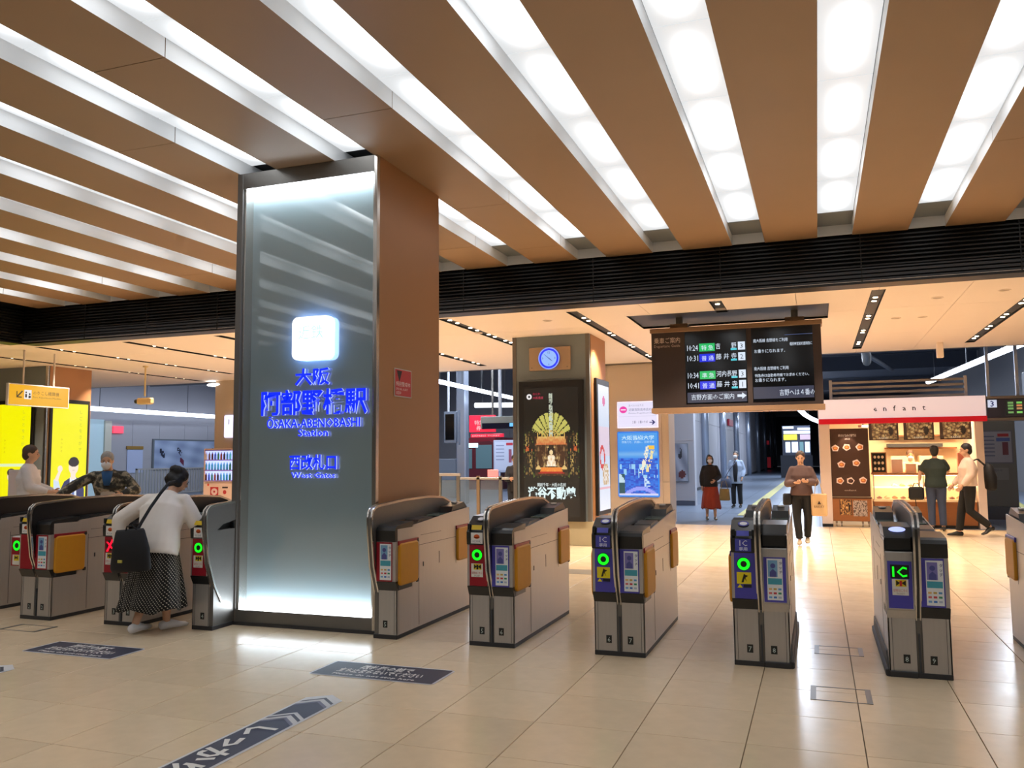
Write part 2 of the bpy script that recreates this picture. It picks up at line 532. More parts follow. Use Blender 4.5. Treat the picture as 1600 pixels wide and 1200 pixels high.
holes = [(x - HW, x + HW, a, b_) for x, a, b_ in slots] + [(RX0, RX1, RY0, RY1)]
for i in range(len(xj) - 1):
    for j in range(3):
        rs = ceilrects(xj[i] + .003, xj[i + 1] - .003, yj[j] + .003, yj[j + 1] - .003, holes)
        if not rs: continue
        m = MB()
        for (p, q, r, s) in rs: m.box(p, q, r, s, ZB, ZB + .03)
        m.build('ceiling_panel', cream, c2)
m = MB(); e = .02
for (a, b_, c, d) in ((RX0 - e, RX0, RY0, RY1), (RX1, RX1 + e, RY0, RY1), (RX0, RX1, RY0 - e, RY0), (RX0, RX1, RY1, RY1 + e)): m.box(a, b_, c, d, ZB - .001, ZB + .16)
m.box(RX0, RX1, RY0, RY1, ZB + .15, ZB + .17)
m.build('board_recess', cream, c2)
fas = mat('fascia_grey', (120, 118, 116), .5)
MB().box(-32, 7.5, 19.3, 19.42, ZB - .002, 4.4).build('fascia', fas, c2)
lampw = mat('lamp_white', (255, 240, 220), .4, emit=9, ergb=(255, 226, 190))
housing = mat('lamp_housing', (48, 46, 44), .4)
TL = ['downlight trough at the far left of the rear ceiling, running over the yellow poster pillar', 'second downlight trough from the left, starting near the yellow hanging sign', 'third downlight trough from the left, passing the cream ceiling camera', 'fourth downlight trough from the left, running behind the main pillar', 'short-looking downlight trough just right of the main pillar, farther back', 'downlight trough from the main pillar towards the clock pillar', 'long downlight trough between the clock pillar and the departure board', 'very short downlight trough right in front of the departure board', 'downlight trough just right of the departure board, over the kiosk front', 'downlight trough at the right edge of the photo', 'downlight trough beyond the right edge, hardly in view']
for n, (x, a, b_) in enumerate(slots):
    t = thing('downlight_track', TL[n], 'ceiling light', (x, a, ZB), 0, 'recessed downlight troughs in the rear ceiling')
    m = MB(); L = b_ - a; m.box(-HW, HW, 0, L, .075, .085); m.box(-HW, -HW + .008, 0, L, .0, .08); m.box(HW - .008, HW, 0, L, .0, .08); m.box(-HW, HW, 0, .008, 0, .08); m.box(-HW, HW, L - .008, L, 0, .08)
    m.build('trough', blackm, t)
    kk = 1 if L < 1.5 else 4
    for q in range(kk):
        for dd in (0, .3):
            if q == 0 and L < 1.5 and dd: continue
            y = (L * (q + .5) / kk) + dd - .15
            hb = MB().box(-.055, .055, y - .06, y + .06, .02, .074, .008).build('lamp', housing, t)
            MB().cyl((0, y, .012), .032, .02, n=12).build('lens', lampw, hb)
FL = ['round fitting on the rear ceiling just above the clock pillar', 'round fitting on the rear ceiling near the right photo edge', 'round fitting on the rear ceiling above the kiosk, close to the louvres', 'round fitting on the rear ceiling just right of the main pillar', 'round fitting on the rear ceiling behind the departure board', 'round fitting above the kiosk, left of a close pair', 'round fitting above the kiosk, right of a close pair', 'round fitting on the rear ceiling hidden by the main pillar']
for n, (x, y) in enumerate(((-3.98, 12.7), (2.44, 12.67), (1.66, 12.93), (-5.5, 13.5), (-2.0, 16.5), (1.27, 14.65), (1.65, 14.67), (-9.0, 13.4))):
    t = thing('ceiling_fixture', FL[n], 'ceiling fitting', (x, y, ZB), 0, 'flush round fittings in the rear ceiling')
    m = MB(); m.torus((0, 0, -.003), .07, .008, 'z', 20, 6); m.build('rim', cream, t)
    MB().cyl((0, 0, -.004), .064, .004).build('cover', mat('fixture_face', (170, 150, 130), .5), t)

# ---- far shell: dark platform hall
dark = mat('upper_dark', (88, 92, 102), .7, 0, .08, .6)
wallg = mat('platform_wall_grey', (160, 160, 168), .5, 0, .03, 1)
o = MB().box(-33, 10, 19.42, 125, 6.6, 6.7).build('ceiling_platform', dark); tag(o, kind='structure')
wl = MB().box(-28.4, -28.03, 19.4, 60, 0, 6.6).build('wall_platform', wallg); tag(wl, kind='structure')
for k in range(10):
    y = 24 + 1.6 * k
    for z0, z1 in ((0.02, 1.6), (1.61, 3.2)):
        MB().box(-28.03, -28.0, y + .008, y + 1.592, z0, z1).build('wall_panel', wallg, wl)
wr = MB().box(-5.5, -5.12, 27, 118, 0, 6.6).build('wall_left', wallg); tag(wr, kind='structure')
pil = mat('pale_steel_column', (168, 178, 196), .25, .6)
y = 27.2; k = 0
while y < 112:
    MB().box(-5.12, -5.1, y + .02, y + 4.9, .1, 3.1).build('wall_panel', wallg, wr)
    MB().box(-5.12, -5.1, y + .02, y + 4.9, 3.12, 6.4).build('wall_panel', wallg, wr)
    y += 5.0
for y in (29.5, 40.5, 48.5, 57, 67, 78, 89, 100, 111):
    m = MB(); m.cyl((-4.98, y, 0), .2, 6.6, n=16); o = m.build('round_column', pil, wr, True)
MB().box(-5.1, -5.06, 27.2, 112, 0, .12).build('skirting', dgrey, wr)
o = MB().box(-33, 10, 118, 118.3, 0, 6.6).build('wall_far', mat('far_dark', (40, 44, 52), .7)); tag(o, kind='structure')
o = MB().box(7.6, 7.9, -9, 118, 0, 6.6).build('wall_right', mat('side_wall', (120, 118, 120), .6)); tag(o, kind='structure')
o = MB().box(-33, -32.6, -9, 118, 0, 6.6).build('wall_left_outer', mat('side_wall', (120, 118, 120), .6)); tag(o, kind='structure')
o = MB().box(-33, 8, -9.3, -9, 0, 6.6).build('wall_behind', mat('back_wall', (96, 92, 88), .6)); tag(o, kind='structure')
# upper hall behind the bulkhead on the left
o = MB().box(-32.6, XW - .3, -9, YL + .02, ZB + .01, ZB + .2).build('ceiling_left', cream); tag(o, kind='structure')
# end of the back hall: a beige wall section with two signs
beige = mat('beige_panel', (190, 174, 156), .5, 0, .02, 2)
bw = MB().box(-4.95, -3.2, 19.46, 20.3, 0, 3.9).build('wall_middle', beige); tag(bw, kind='structure')
for i, (xa, xb) in enumerate(((-4.95, -4.62), (-4.62, -3.36), (-3.36, -3.2))):
    for za, zb in ((.08, .95), (.95, 1.82), (1.82, 2.72), (2.72, 3.7)):
        MB().box(xa + .003, xb - .003, 19.44, 19.46, za + .003, zb - .003).build('wall_panel', beige, bw)
bp = MB().box(-15.6, -14.0, 19.0, 20.6, 0, 3.72).build('wall_pier', beige); tag(bp, kind='structure')

wt = MB().box(-5.5, -3.6, 26.6, 27.0, 0, 6.6).build('wall_return', wallg); tag(wt, kind='structure')
MB().box(-5.1, -3.62, 26.57, 26.6, 0, .14).build('skirting', mat('skirting_blue', (70, 76, 92), .5), wt)
for a_, b2_ in ((-5.1, -4.46), (-4.45, -3.62)):
    for z0_, z1_ in ((.15, 2.0), (2.01, 4.2)): MB().box(a_, b2_, 26.58, 26.6, z0_, z1_).build('wall_panel', wallg, wt)
MB().box(-4.98, -4.72, 26.4, 26.58, 0, 6.6).build('flat_column', pil, wt)

# ================================================================ PILLARS
def spill(name, label, loc): return thing(name, label, 'pillar', loc)


side_brown = mat('pillar_brown', (170, 122, 80), .5, 0, .02, 2)
glassp = mat('misty_glass', (136, 152, 156), .08, 0, coat=1.)
glow = mat('strip_light', (245, 250, 255), .4, emit=16, ergb=(235, 245, 255))
p = spill('main_pillar', 'huge square pillar with a glowing glass front carrying the blue station name', (-4.5, 6.7, 0))
ox, oy = -4.5, 6.7
L_, R_ = -5.28 - ox, -3.73 - ox
MB().box(L_ + .02, R_ - .012, .2, 1.35, .0, ZC - .002).build('core', dgrey, p)
MB().box(R_ - .012, R_, .05, 1.35, .0, ZC - .002).build('side_panel', side_brown, p)
MB().box(L_, L_ + .02, .05, 1.35, 0, ZC - .002).build('side_panel', side_brown, p)
MB().box(R_ - .03, R_ + .004, -.004, .05, 0, ZC - .002, .003).build('corner_strip', trim, p)
MB().box(L_ - .004, L_ + .06, -.004, .2, 0, ZC - .002, .003).build('corner_strip', steel2, p)
MB().box(L_ + .06, R_ - .03, 0, .2, 4.2, ZC - .002).build('header', steel2, p)
MB().box(L_ + .06, R_ - .03, 0, .2, 0, .14).build('base', steel2, p)
MB().box(L_ - .01, R_ + .01, -.012, .01, 0, .03).build('plinth', plinth, p)
MB().box(L_ + .062, L_ + .085, .02, .2, .14, 4.2).build('frame', trim, p)
MB().box(R_ - .05, R_ - .032, .02, .2, .14, 4.2).build('frame', trim, p)
glassp.node_tree.nodes['Principled BSDF'].inputs['Coat IOR'].default_value = 2.1; glassp.node_tree.nodes['Principled BSDF'].inputs['Coat Roughness'].default_value = .03
g = MB().box(L_ + .085, R_ - .05, .135, .15, .14, 4.2).build('glass_panel', glassp, p); g['label'] = 'grey misty glass front of the pillar'
MB().box(L_ + .09, R_ - .055, .025, .13, 4.175, 4.2).build('light_strip', glow, p)
MB().box(L_ + .09, R_ - .055, .025, .13, .14, .165).build('light_strip', glow, p)
T0 = frame_T((-ox, .13, 0))   # prints placed with world X
blue_l = mat('letter_blue', (10, 40, 255), .4, emit=.65, ergb=(6, 36, 255)); lside = mat('letter_side', (205, 212, 232), .4, emit=.35, ergb=(180, 200, 255))
SX = 1 / 1


def sign_text(s, x0, x1, z, size, bold, parent=p):
    m = MB(); m.T = frame_T((-ox, .13, 0)); m.mi = 0
    m.text(s, (x0 + x1) / 2, z, size, None, .03, 'c', x1 - x0, bold, .018, 1)
    return m.build('station_lettering', [blue_l, lside], parent)


sign_text('大阪', -4.66, -4.28, 2.262, .165, .026)
sign_text('阿部野橋駅', -5.04, -3.88, 1.99, .25, .026)
sign_text('ŌSAKA-ABENOBASHI', -4.97, -3.95, 1.845, .118, .015)
sign_text('Station', -4.62, -4.29, 1.762, .1, .015)
sign_text('西改札口', -4.71, -4.2, 1.46, .15, .018)
sign_text('West Gates', -4.69, -4.21, 1.37, .078, .012)
m = MB(); m.T = frame_T((-ox, .13, 0))
r = .06; cx_, cz_, hx, hz = -4.46, 2.69, .212, .205
pts = []
for qx, qz, a0 in ((1, 1, 0), (-1, 1, 90), (-1, -1, 180), (1, -1, 270)):
    for k in range(6):
        a = math.radians(a0 + k * 18); pts.append((cx_ + qx * (hx - r) + r * math.cos(a), cz_ + qz * (hz - r) + r * math.sin(a)))
n = len(pts); v = [(a, b, .07) for a, b in pts] + [(a, b, .0) for a, b in pts]
m.add(v, [tuple(range(n))]); m.mi = 1; m.add(v, [(i, n + i, n + (i + 1) % n, (i + 1) % n) for i in range(n)])
wl_ = mat('logo_white', (255, 255, 255), .4, emit=.9); ws_ = mat('logo_side_glow', (190, 210, 255), .4, emit=4.5, ergb=(150, 185, 255))
lo = m.build('logo_plate', [wl_, ws_], p)
m = MB(); m.T = frame_T((-ox, .13, 0)); m.text('近鉄', -4.6, 2.69, .14, None, .072, width=.27, bold=.0); m.build('logo_lettering', mat('pale_green', (170, 226, 214), .4, emit=.7), lo)

pq = thing('warning_plaque', 'small red plaque with white lettering on the brown side of the main pillar', 'sign', (-3.728, 7.04, 0))
m = MB(); m.box(0, .006, 0, .35, 2.13, 2.4); m.build('plate', mat('plaque_edge', (196, 190, 184), .5), pq)
m = MB(); m.T = frame_T((.0065, 0, 0), '+x'); m.rect(.01, .34, 2.14, 2.39, (196, 52, 56)); m.poly([(.04, 2.38), (.15, 2.38), (.095, 2.27)], (40, 22, 24), .001)
m.text('特別警戒中', .03, 2.235, .05, (245, 235, 235), .001, width=.29); m.text('SPECIAL ALERT', .03, 2.195, .03, (240, 225, 225), .001, width=.24); m.text('巡回中', .03, 2.155, .035, (240, 225, 225), .001)
m.build('print', pr, pq)

# clock pillar
cg = mat('clock_pillar_grey', (124, 136, 142), .45, 0, .03, 3)
p2 = spill('clock_pillar', 'grey steel pillar with brown sides holding the clock and the dark poster', (-4.44, 14.33, 0))
ox2, oy2 = -4.44, 14.33
l, r_ = -5.16 - ox2, -3.72 - ox2
MB().box(l, r_, 0, 1.13, .42, ZB - .001).build('core', cg, p2)
for a in (l, r_ - .07): MB().box(a, a + .07, -.02, .0, .42, ZB - .001).build('corner_strip', steel2, p2)
MB().box(l + .07, r_ - .07, -.008, .0, 2.93, ZB - .002).build('header_panel', cg, p2)
MB().box(r_, r_ + .01, .05, 1.13, .42, ZB - .001).build('side_panel', side_brown, p2)
MB().box(l - .01, r_ + .02, -.018, 1.15, 0, .42, .006).build('stone_base', mat('base_stone', (176, 164, 132), .5, noise=.05), p2)
c = thing('wall_clock', 'round blue-rimmed glowing clock on a beige plate high on the grey pillar', 'clock', (-4.44, 14.31, 0))
m = MB(); m.box(-.385, .385, -.05, .0, 3.09, 3.505, .008); m.build('plate', mat('clock_plate', (172, 148, 124), .5), c)
for dx_ in (-.33, .33): MB().cyl((dx_, -.056, 3.14), .008, .008, 'y', 8).build('screw', dgrey, c)
m = MB(); m.T = frame_T((0, -.052, 3.3)); m.mi = 0
m.col = lin((30, 60, 255)); m.ring(0, 0, .145, .18, (20, 50, 255), .03); m.ring(0, 0, .18, .2, (150, 170, 255), .03); m.disc(0, 0, .146, None, (150, 190, 255), .028, 32)
f_ = m.build('face', prE, c)
m = MB(); m.T = frame_T((0, -.052, 3.3)); m.T = m.T; m.loft([(0, 0, 0), (0, 0, .03)], [.205, .205], None, 32, cap=False); m.build('rim', trim, c)
m = MB(); m.T = frame_T((0, -.052, 3.3)); nv = (30, 50, 150)
for (s, x, y) in (('12', -.0, .085), ('3', .11, -.018), ('6', 0, -.125), ('9', -.115, -.018)): m.text(s, x, y, .055, nv, .031, 'c')
m.build('numerals', prE, c)
for nm, ang, ln, wd in (('hour_hand', 127, .08, .008), ('minute_hand', 131, .12, .005)):
    a = math.radians(ang - 0); dx_, dy_ = -math.cos(math.radians(40)), math.sin(math.radians(40))
    if nm == 'hour_hand': dx_, dy_ = -dx_, -dy_
    m = MB(); m.T = frame_T((0, -.052, 3.3)); m.poly([(-dy_ * wd, dx_ * wd), (dy_ * wd, -dx_ * wd), (dx_ * ln + dy_ * wd * .5, dy_ * ln - dx_ * wd * .5), (dx_ * ln - dy_ * wd * .5, dy_ * ln + dx_ * wd * .5)], (40, 60, 160), .033)
    m.build(nm, prE, c)

# dark poster with golden altar
frame_b = mat('frame_black', (26, 26, 26), .4)


def altar(u, v):
    """u across, v up"""
    x = (u - .5) * 2
    c_ = (8, 9, 8)
    n1 = rnd(int(u * 60), int(v * 100), 3)
    # fan of lamps
    fx, fy = x, v - .53
    rr = math.hypot(fx * .62, fy * 1.9); th = math.degrees(math.atan2(fy * 1.9, fx * .62))
    if .14 < rr < .47 and 22 < th < 158 and (int((th - 22) / 15) * 15 + 12 > th - 22):
        c_ = mixc((70, 66, 20), (196, 190, 96), rr * 3 + n1 * .5)
    if abs(x) < .07 and .56 < v < .95 and n1 > .2: c_ = (200, 210, 190)
    ax = abs(x); t1 = mn.turbulence(Vector((ax * 6, v * 14, 1.3)), 4, False); t2 = mn.noise(Vector((ax * 26, v * 44, 5)))
    if ax < .6 and .22 < v < .56:
        c_ = mixc((64, 32, 12), (255, 222, 150), t1 * .75 + t2 * .7 + .12 - ax * .3)
        if v > .49 and ax < .56 - (v - .49): c_ = mixc((206, 110, 62), (232, 214, 120), (v - .49) * 9 + t2 * .5)
        if ax > .5 and v < .48: c_ = mixc((30, 18, 10), (150, 104, 50), t2 + .3)
        if math.hypot(x, (v - .44) * 2.4) < .12: c_ = (30, 18, 10)
        if math.hypot(x, (v - .425) * 2.4) < .06: c_ = (244, 214, 160)
        if ax < .1 + (.4 - v) * .8 and .3 < v < .4: c_ = mixc((255, 246, 224), (226, 170, 110), t2 + .2)
        if .24 < v < .29 and ax < .47: c_ = mixc((240, 136, 54), (250, 190, 90), t2) if v > .258 else (180, 40, 26)
        if math.hypot((ax - .47) * .9, (v - .275) * 2.4) < .08: c_ = (226, 190, 120) if v > .27 else (40, 26, 16)
    elif .22 < v < .6 and .68 < ax < .94 and t2 + t1 * .3 > .12:
        c_ = mixc((70, 46, 18), (236, 210, 120), t1 * .7 + t2 * .8)
        if .44 < v < .48: c_ = (196, 90, 40)
    elif .55 < v < .62 and ax < .5 and t2 > .1: c_ = (214, 176, 90)
    elif .2 < v < .62 and t2 > .34: c_ = (90, 110, 40)
    return c_


ad = thing('altar_poster', 'tall black backlit poster of a golden altar below the clock', 'poster', (-4.42, 14.295, 0))
m = MB(); m.box(-.6, .6, -.06, -.0, .42, 2.9, .006); m.build('case', frame_b, ad)
m = MB(); m.T = frame_T((0, -.061, 0)); m.paint(-.51, .51, .78, 2.78, 64, 110, altar, .001)
m.rect(-.51, .51, .5, .78, (10, 10, 9), .001)
m.ring(-.4, 2.62, .02, .05, (240, 236, 236), .003, 16); m.text('なにわ', -.33, 2.65, .05, (210, 40, 80), .003); m.text('大阪遺産', -.33, 2.58, .05, (210, 60, 90), .003)
m.text('開創千年・大阪の名刹', 0, 1.03, .07, (226, 240, 240), .003, 'c', .52, .01)
m.text('瀧谷不動尊', 0, .83, .22, (228, 250, 252), .003, 'c', .88, .035)
m.build('print', prE, ad)


def cosm(u, v):
    c_ = mixc((196, 214, 240), (238, 240, 250), abs(v - .5) * 2)
    if abs(v - .55) < .12: c_ = mixc(c_, (238, 200, 214), .6)
    if math.hypot(u - .3, (v - .42) * 2.6) < .25 and math.hypot(u - .3, (v - .42) * 2.6) > .16: c_ = (214, 60, 60)
    if .2 < v < .36 and math.hypot(u - .6, (v - .27) * 2.6) < .3: c_ = mixc((240, 235, 235), (190, 150, 90), rnd(int(u * 12), int(v * 60), 1))
    if math.hypot(u - .5, (v - .88) * 3) < .12: c_ = (226, 120, 170)
    if .16 < v < .19: c_ = (236, 180, 190)
    return c_


ad = thing('cosmetics_poster', 'narrow white and pink backlit poster on the side of the clock pillar', 'poster', (-3.705, 14.55, 0))
m = MB(); m.box(0, .05, 0, .95, .5, 2.95, .006); m.build('case', frame_b, ad)
m = MB(); m.T = frame_T((.051, 0, 0), '+x'); m.paint(.09, .9, .58, 2.84, 16, 60, cosm, .001); m.build('print', prE, ad)

# left pillar with yellow posters
p3 = spill('yellow_poster_pillar', 'grey and orange-brown pillar carrying two glowing yellow posters', (-17.2, 14.36, 0))
MB().box(-.9, .75, 0, 1.2, 0, ZB - .001).build('core', cg, p3)
for a in (-.9, .68): MB().box(a, a + .07, -.02, .0, 0, ZB - .001).build('corner_strip', trim, p3)
MB().box(.75, .76, .03, 1.2, 0, ZB - .001).build('side_panel', side_brown, p3)


def yel_ad(m, x0, x1, z0, z1, fig):
    Y = (246, 240, 0); m.rect(x0, x1, z0, z1, Y, .001); W = x1 - x0; H = z1 - z0
    X = lambda u: x0 + u * W
    Z = lambda v: z0 + v * H
    for i, ch in enumerate('しごとをさがす'): m.text(ch, X(.8), Z(.9 - i * .065), .1, (176, 184, 60), .002, 'c')
    for i, ch in enumerate('みつかる'): m.text(ch, X(.27), Z(.62 - i * .04), .06, (190, 160, 30), .002, 'c')
    if not fig:
        m.poly([(X(.1), Z(.36)), (X(.9), Z(.36)), (X(.9), Z(.39)), (X(.1), Z(.39))], (226, 240, 190), .002)
        m.disc(X(.5), Z(.26), .12, .13, (240, 214, 196), .003); m.disc(X(.5), Z(.3), .13, .09, (60, 44, 40), .004)
        return
    sk = (250, 232, 214); nvy = (50, 58, 104)
    m.poly([(X(.3), Z(0)), (X(.28), Z(.12)), (X(.38), Z(.2)), (X(.55), Z(.24)), (X(.72), Z(.24)), (X(.9), Z(.2)), (X(.96), Z(.1)), (X(.96), Z(0))], nvy, .003)
    m.poly([(X(.55), Z(.01)), (X(.53), Z(.24)), (X(.72), Z(.24)), (X(.74), Z(.01))], (232, 240, 250), .004)
    m.poly([(X(.61), Z(.02)), (X(.6), Z(.21)), (X(.66), Z(.21)), (X(.68), Z(.02))], (90, 120, 190), .005)
    m.poly([(X(.56), Z(.22)), (X(.55), Z(.3)), (X(.7), Z(.3)), (X(.69), Z(.22))], sk, .0045)
    m.disc(X(.63), Z(.345), W * .14, H * .075, sk, .005); m.disc(X(.63), Z(.395), W * .155, H * .045, (44, 40, 50), .006, 20)
    m.disc(X(.63), Z(.42), W * .12, H * .03, (44, 40, 50), .0065, 20)
    m.rect(X(.57), X(.61), Z(.35), Z(.354), (40, 36, 40), .0067); m.rect(X(.65), X(.69), Z(.35), Z(.354), (40, 36, 40), .0067); m.rect(X(.6), X(.66), Z(.31), Z(.314), (190, 90, 90), .0067)
    m.poly([(X(.1), Z(.02)), (X(.08), Z(.22)), (X(.2), Z(.24)), (X(.3), Z(.1)), (X(.32), Z(.02))], (208, 224, 244), .004)
    m.poly([(X(.1), Z(.22)), (X(.2), Z(.3)), (X(.28), Z(.3)), (X(.2), Z(.2))], sk, .005); m.disc(X(.25), Z(.33), W * .07, H * .035, sk, .006)
    m.rect(X(0), X(.34), Z(0), Z(.05), (246, 240, 0), .007); m.text('採用中', X(.05), Z(.01), .09, (60, 70, 130), .008)


ad = thing('yellow_poster', 'backlit yellow poster with a man in a navy suit on the orange-brown pillar side', 'poster', (-16.44, 14.36, 0), 0, 'yellow posters')
m = MB(); m.box(0, .05, .04, 1.14, .5, 2.97, .006); m.build('case', frame_b, ad)
m = MB(); m.T = frame_T((.051, 0, 0), '+x'); yel_ad(m, .1, 1.08, .62, 2.88, True); m.build('print', prH, ad)
ad = thing('yellow_poster', 'backlit yellow poster on the grey front of the left pillar, at the photo edge', 'poster', (-17.2, 14.34, 0), 0, 'yellow posters')
m = MB(); m.box(-.8, .42, -.05, 0, .5, 2.95, .006); m.build('case', frame_b, ad)
m = MB(); m.T = frame_T((0, -.051, 0)); yel_ad(m, -.72, .34, .62, 2.86, False); m.build('print', prH, ad)

# ================================================================ TICKET GATES
sk_w = mat('sticker_white', (228, 228, 226), .4)
ring_on = mat('ring_green', (20, 230, 30), .3, emit=.62, ergb=(16, 240, 30)); cross_on = mat('cross_red', (255, 20, 60), .3, emit=.8, ergb=(255, 16, 50))
led_w = mat('led_cool', (190, 200, 255), .3, emit=.6, ergb=(170, 185, 255))
deck = mat('deck_black', (30, 34, 36), .2, coat=.4)


def sgn(s, a, b): return (a, b) if s > 0 else (-b, -a)


def half(t, s, kind, style, colr, num, flap=True, ring='green', wide=False, sticker='ic'):
    """one half of a gate cabinet: s = -1 left, +1 right; kind 'reader' or 'screen'"""
    tm = red_t if colr == 'red' else blue_t
    x0, x1 = sgn(s, .018, .2)
    # front: lower panel, number plate
    m = MB(); m.box(x0, x1, 0, .012, .035, .43, .002); lp_ = m.build('lower_panel', steel, t)
    m = MB(); q0, q1 = sgn(s, .17, .173); m.box(q0, q1, -.0015, 0, .04, .42); q0, q1 = sgn(s, .018, .021); m.box(q0, q1, -.0015, 0, .04, .42); m.build('panel_seam', dgrey, lp_)
    nx = s * .085
    m = MB(); m.T = frame_T((nx, -.0015, .125)); m.rect(-.022, .022, -.03, .03, (30, 34, 34), 0); m.text(num, 0, -.02, .052, (200, 214, 210), .0008, 'c'); m.build('number_plate', pr, t)
    # head block
    if wide:
        m = MB(); m.box(x0, x1, -.035, .3, .46, .865, .006)
        m.prism([(-.03, .462), (.0, .40), (.0, .43), (.012, .462)], x0, x1); m.build('head_frame', steel, t)
        m = MB(); m.T = frame_T(((x0 + x1) / 2, -.036, 0)); m.rect(-.078, .078, .475, .8, (74, 70, 168) if colr == 'blue' else (150, 14, 34)); pan = m.build('panel', pr, t)
        m = MB(); m.box(x0, x1, -.03, .3, .87, .97, .012); m.prism([(-.02, .968), (.06, 1.03), (.34, 1.045), (.34, .96)], x0, x1); m.build('head_cover', black, t)
        m = MB(); m.box(x0, x1, -.018, .0, 0, .04, .004); q0, q1 = sgn(s, .2, .225); m.box(q0, q1, -.01, 1.6, 0, .05, .008); m.prism([(-.01, 0), (-.01, .05), (.12, .15), (1.5, .15), (1.6, .05), (1.6, 0)], *sgn(s, .2, .21)); m.build('bumper', plinth, t)
    else:
        m = MB(); m.box(x0, x1, -.04, .3, .49, .83, .004); m.build('head_frame', steel, t)
        m = MB(); q0, q1 = sgn(s, .02, .172 if kind == 'screen' else .178)
        m.box(q0, q1, -.044, -.039, .492, .826, .001); pan = m.build('panel', tm, t)
        m = MB(); m.prism([(-.04, .488), (.0, .41), (.29, .41), (.3, .488)], x0, x1); m.build('chin', black, t)
        if kind == 'reader':
            m = MB(); m.prism([(-.045, .83), (-.05, .885), (-.05, .932), (-.032, .95), (-.024, .985), (.0, 1.0), (.1, 1.055), (.3, 1.062), (.3, .83)], x0, x1); m.build('head_cover', black, t)
            m = MB(); a0, a1 = sgn(s, .02, .045); m.box(a0, a1, -.056, -.03, .95, 1.0, .003); a0, a1 = sgn(s, .165, .19); m.box(a0, a1, -.056, -.03, .95, 1.0, .003); m.build('reader_lip', deck, t)
        else:
            m = MB(); m.prism([(-.04, .83), (-.045, .925), (-.03, .95), (.0, .965), (.3, .985), (.3, .83)], x0, x1); m.build('head_cover', black, t)
    xc = (x0 + x1) / 2
    F = -.0505 if not wide else -.0375
    if kind == 'reader':
        fy = -.0455 if not wide else -.037
        if ring == 'green' or ring == 'red':
            m = MB(); m.T = frame_T((xc, fy, 0)); m.disc(0, .745, .05, None, (14, 16, 16), .0); m.build('indicator_window', pr, t)
            if ring == 'green':
                m = MB(); m.T = frame_T((xc, fy - .001, 0)); m.ring(0, .745, .023, .045, None, .001); m.build('indicator_light', ring_on, t)
            else:
                m = MB(); m.T = frame_T((xc, fy - .002, 0))
                for sg in (1, -1): m.poly([(-.045, .745 - sg * .045 - .012), (-.045 + .024, .745 - sg * .045 - .012), (.045, .745 + sg * .045 + .012), (.045 - .024, .745 + sg * .045 + .012)][::sg], None, .001)
                m.build('indicator_light', cross_on, t)
        elif ring == 'ic':
            m = MB(); m.T = frame_T((xc, fy, 0)); m.rect(-.06, .06, .68, .775, (12, 14, 14)); m.build('indicator_window', pr, t)
            m = MB(); m.T = frame_T((xc, fy - .002, 0)); m.text('I', -.041, .692, .1, None, .0, 'c', None, .016); m.text('C', .014, .692, .1, None, .0, 'c', None, .016); m.build('indicator_light', ring_on, t)
        # sticker under the ring
        if ring != 'none':
            m = MB(); m.T = frame_T((xc, fy - .001, 0))
            if colr == 'blue' and not wide:
                m.rect(-.052, .052, .60, .685, (232, 214, 26)); m.poly([(-.02, .61), (.0, .675), (.012, .665), (.03, .66), (.01, .645), (.02, .615), (.004, .64), (-.004, .612)], (30, 28, 20), .001); m.poly([(-.05, .572), (-.03, .598), (-.01, .572)], (232, 214, 26), .001); m.rect(-.005, .052, .574, .596, (24, 22, 40), .001)
            else:
                m.rect(-.052, .052, .565, .675, (226, 222, 214)); m.rect(-.03, .04, .625, .672, (226, 200, 30), .001)
                m.poly([(-.026, .63), (-.026, .668), (.0, .65)], (30, 26, 20), .002); m.poly([(.036, .63), (.036, .668), (.008, .65)], (30, 26, 20), .002)
                m.rect(-.004, .012, .628, .665, (200, 40, 30) if wide else (30, 26, 20), .003); m.text('切符はこちら', 0, .59, .022, (200, 60, 50), .001, 'c', .09); m.text('TICKET', 0, .57, .016, (120, 110, 110), .001, 'c')
            m.build('warning_sticker', pr, t)
        if not wide:
            m = MB(); m.T = frame_T((xc, F, 0))
            if colr == 'blue':
                m.rect(-.058, .058, .838, .93, (70, 74, 176)); m.text('I', -.022, .878, .06, (235, 238, 250), .001, 'c'); m.text('C', .012, .878, .06, (235, 238, 250), .001, 'c'); m.text('専用', 0, .845, .028, (220, 226, 250), .001, 'c', .06, .01)
            else:
                m.rect(-.052, .052, .838, .928, (232, 230, 226)); m.disc(0, .895, .026, .018, (226, 96, 40), .001); m.rect(-.026, .026, .884, .892, (226, 96, 40), .001); m.text('ICOK', 0, .848, .026, (120, 120, 140), .001, 'c', .07)
            m.build('reader_sticker', pr, t)
            m = MB(); m.T = Matrix.Translation((xc, .05, 1.0315)) @ Matrix.Rotation(math.radians(29), 4, 'X')
            m.disc(0, .0, .04, .035, (70, 74, 176) if colr == 'blue' else (60, 62, 66), .003, 20); m.disc(0, 0, .028, .022, (236, 238, 244), .004, 20)
            m.build('reader_pad', pr, t)
            m = MB(); m.T = Matrix.Translation((xc, -.04, .966)) @ Matrix.Rotation(math.radians(68), 4, 'X')
            m.rect(-.045, .045, -.02, .02, (88, 92, 200) if colr == 'blue' else (224, 190, 30), .012); m.build('lip_sticker', pr, t)
        else:
            m = MB(); m.T = Matrix.Translation((xc, .03, 1.012)) @ Matrix.Rotation(math.radians(36), 4, 'X'); m.disc(0, 0, .055, .028, None, .004, 28); m.build('reader_pad', led_w, t)
    else:
        fy = -.0455 if not wide else -.037
        m = MB(); m.T = frame_T((xc, fy, 0)); a = .055; ic = (122, 170, 206) if (colr == 'red' or wide) else (128, 122, 188)
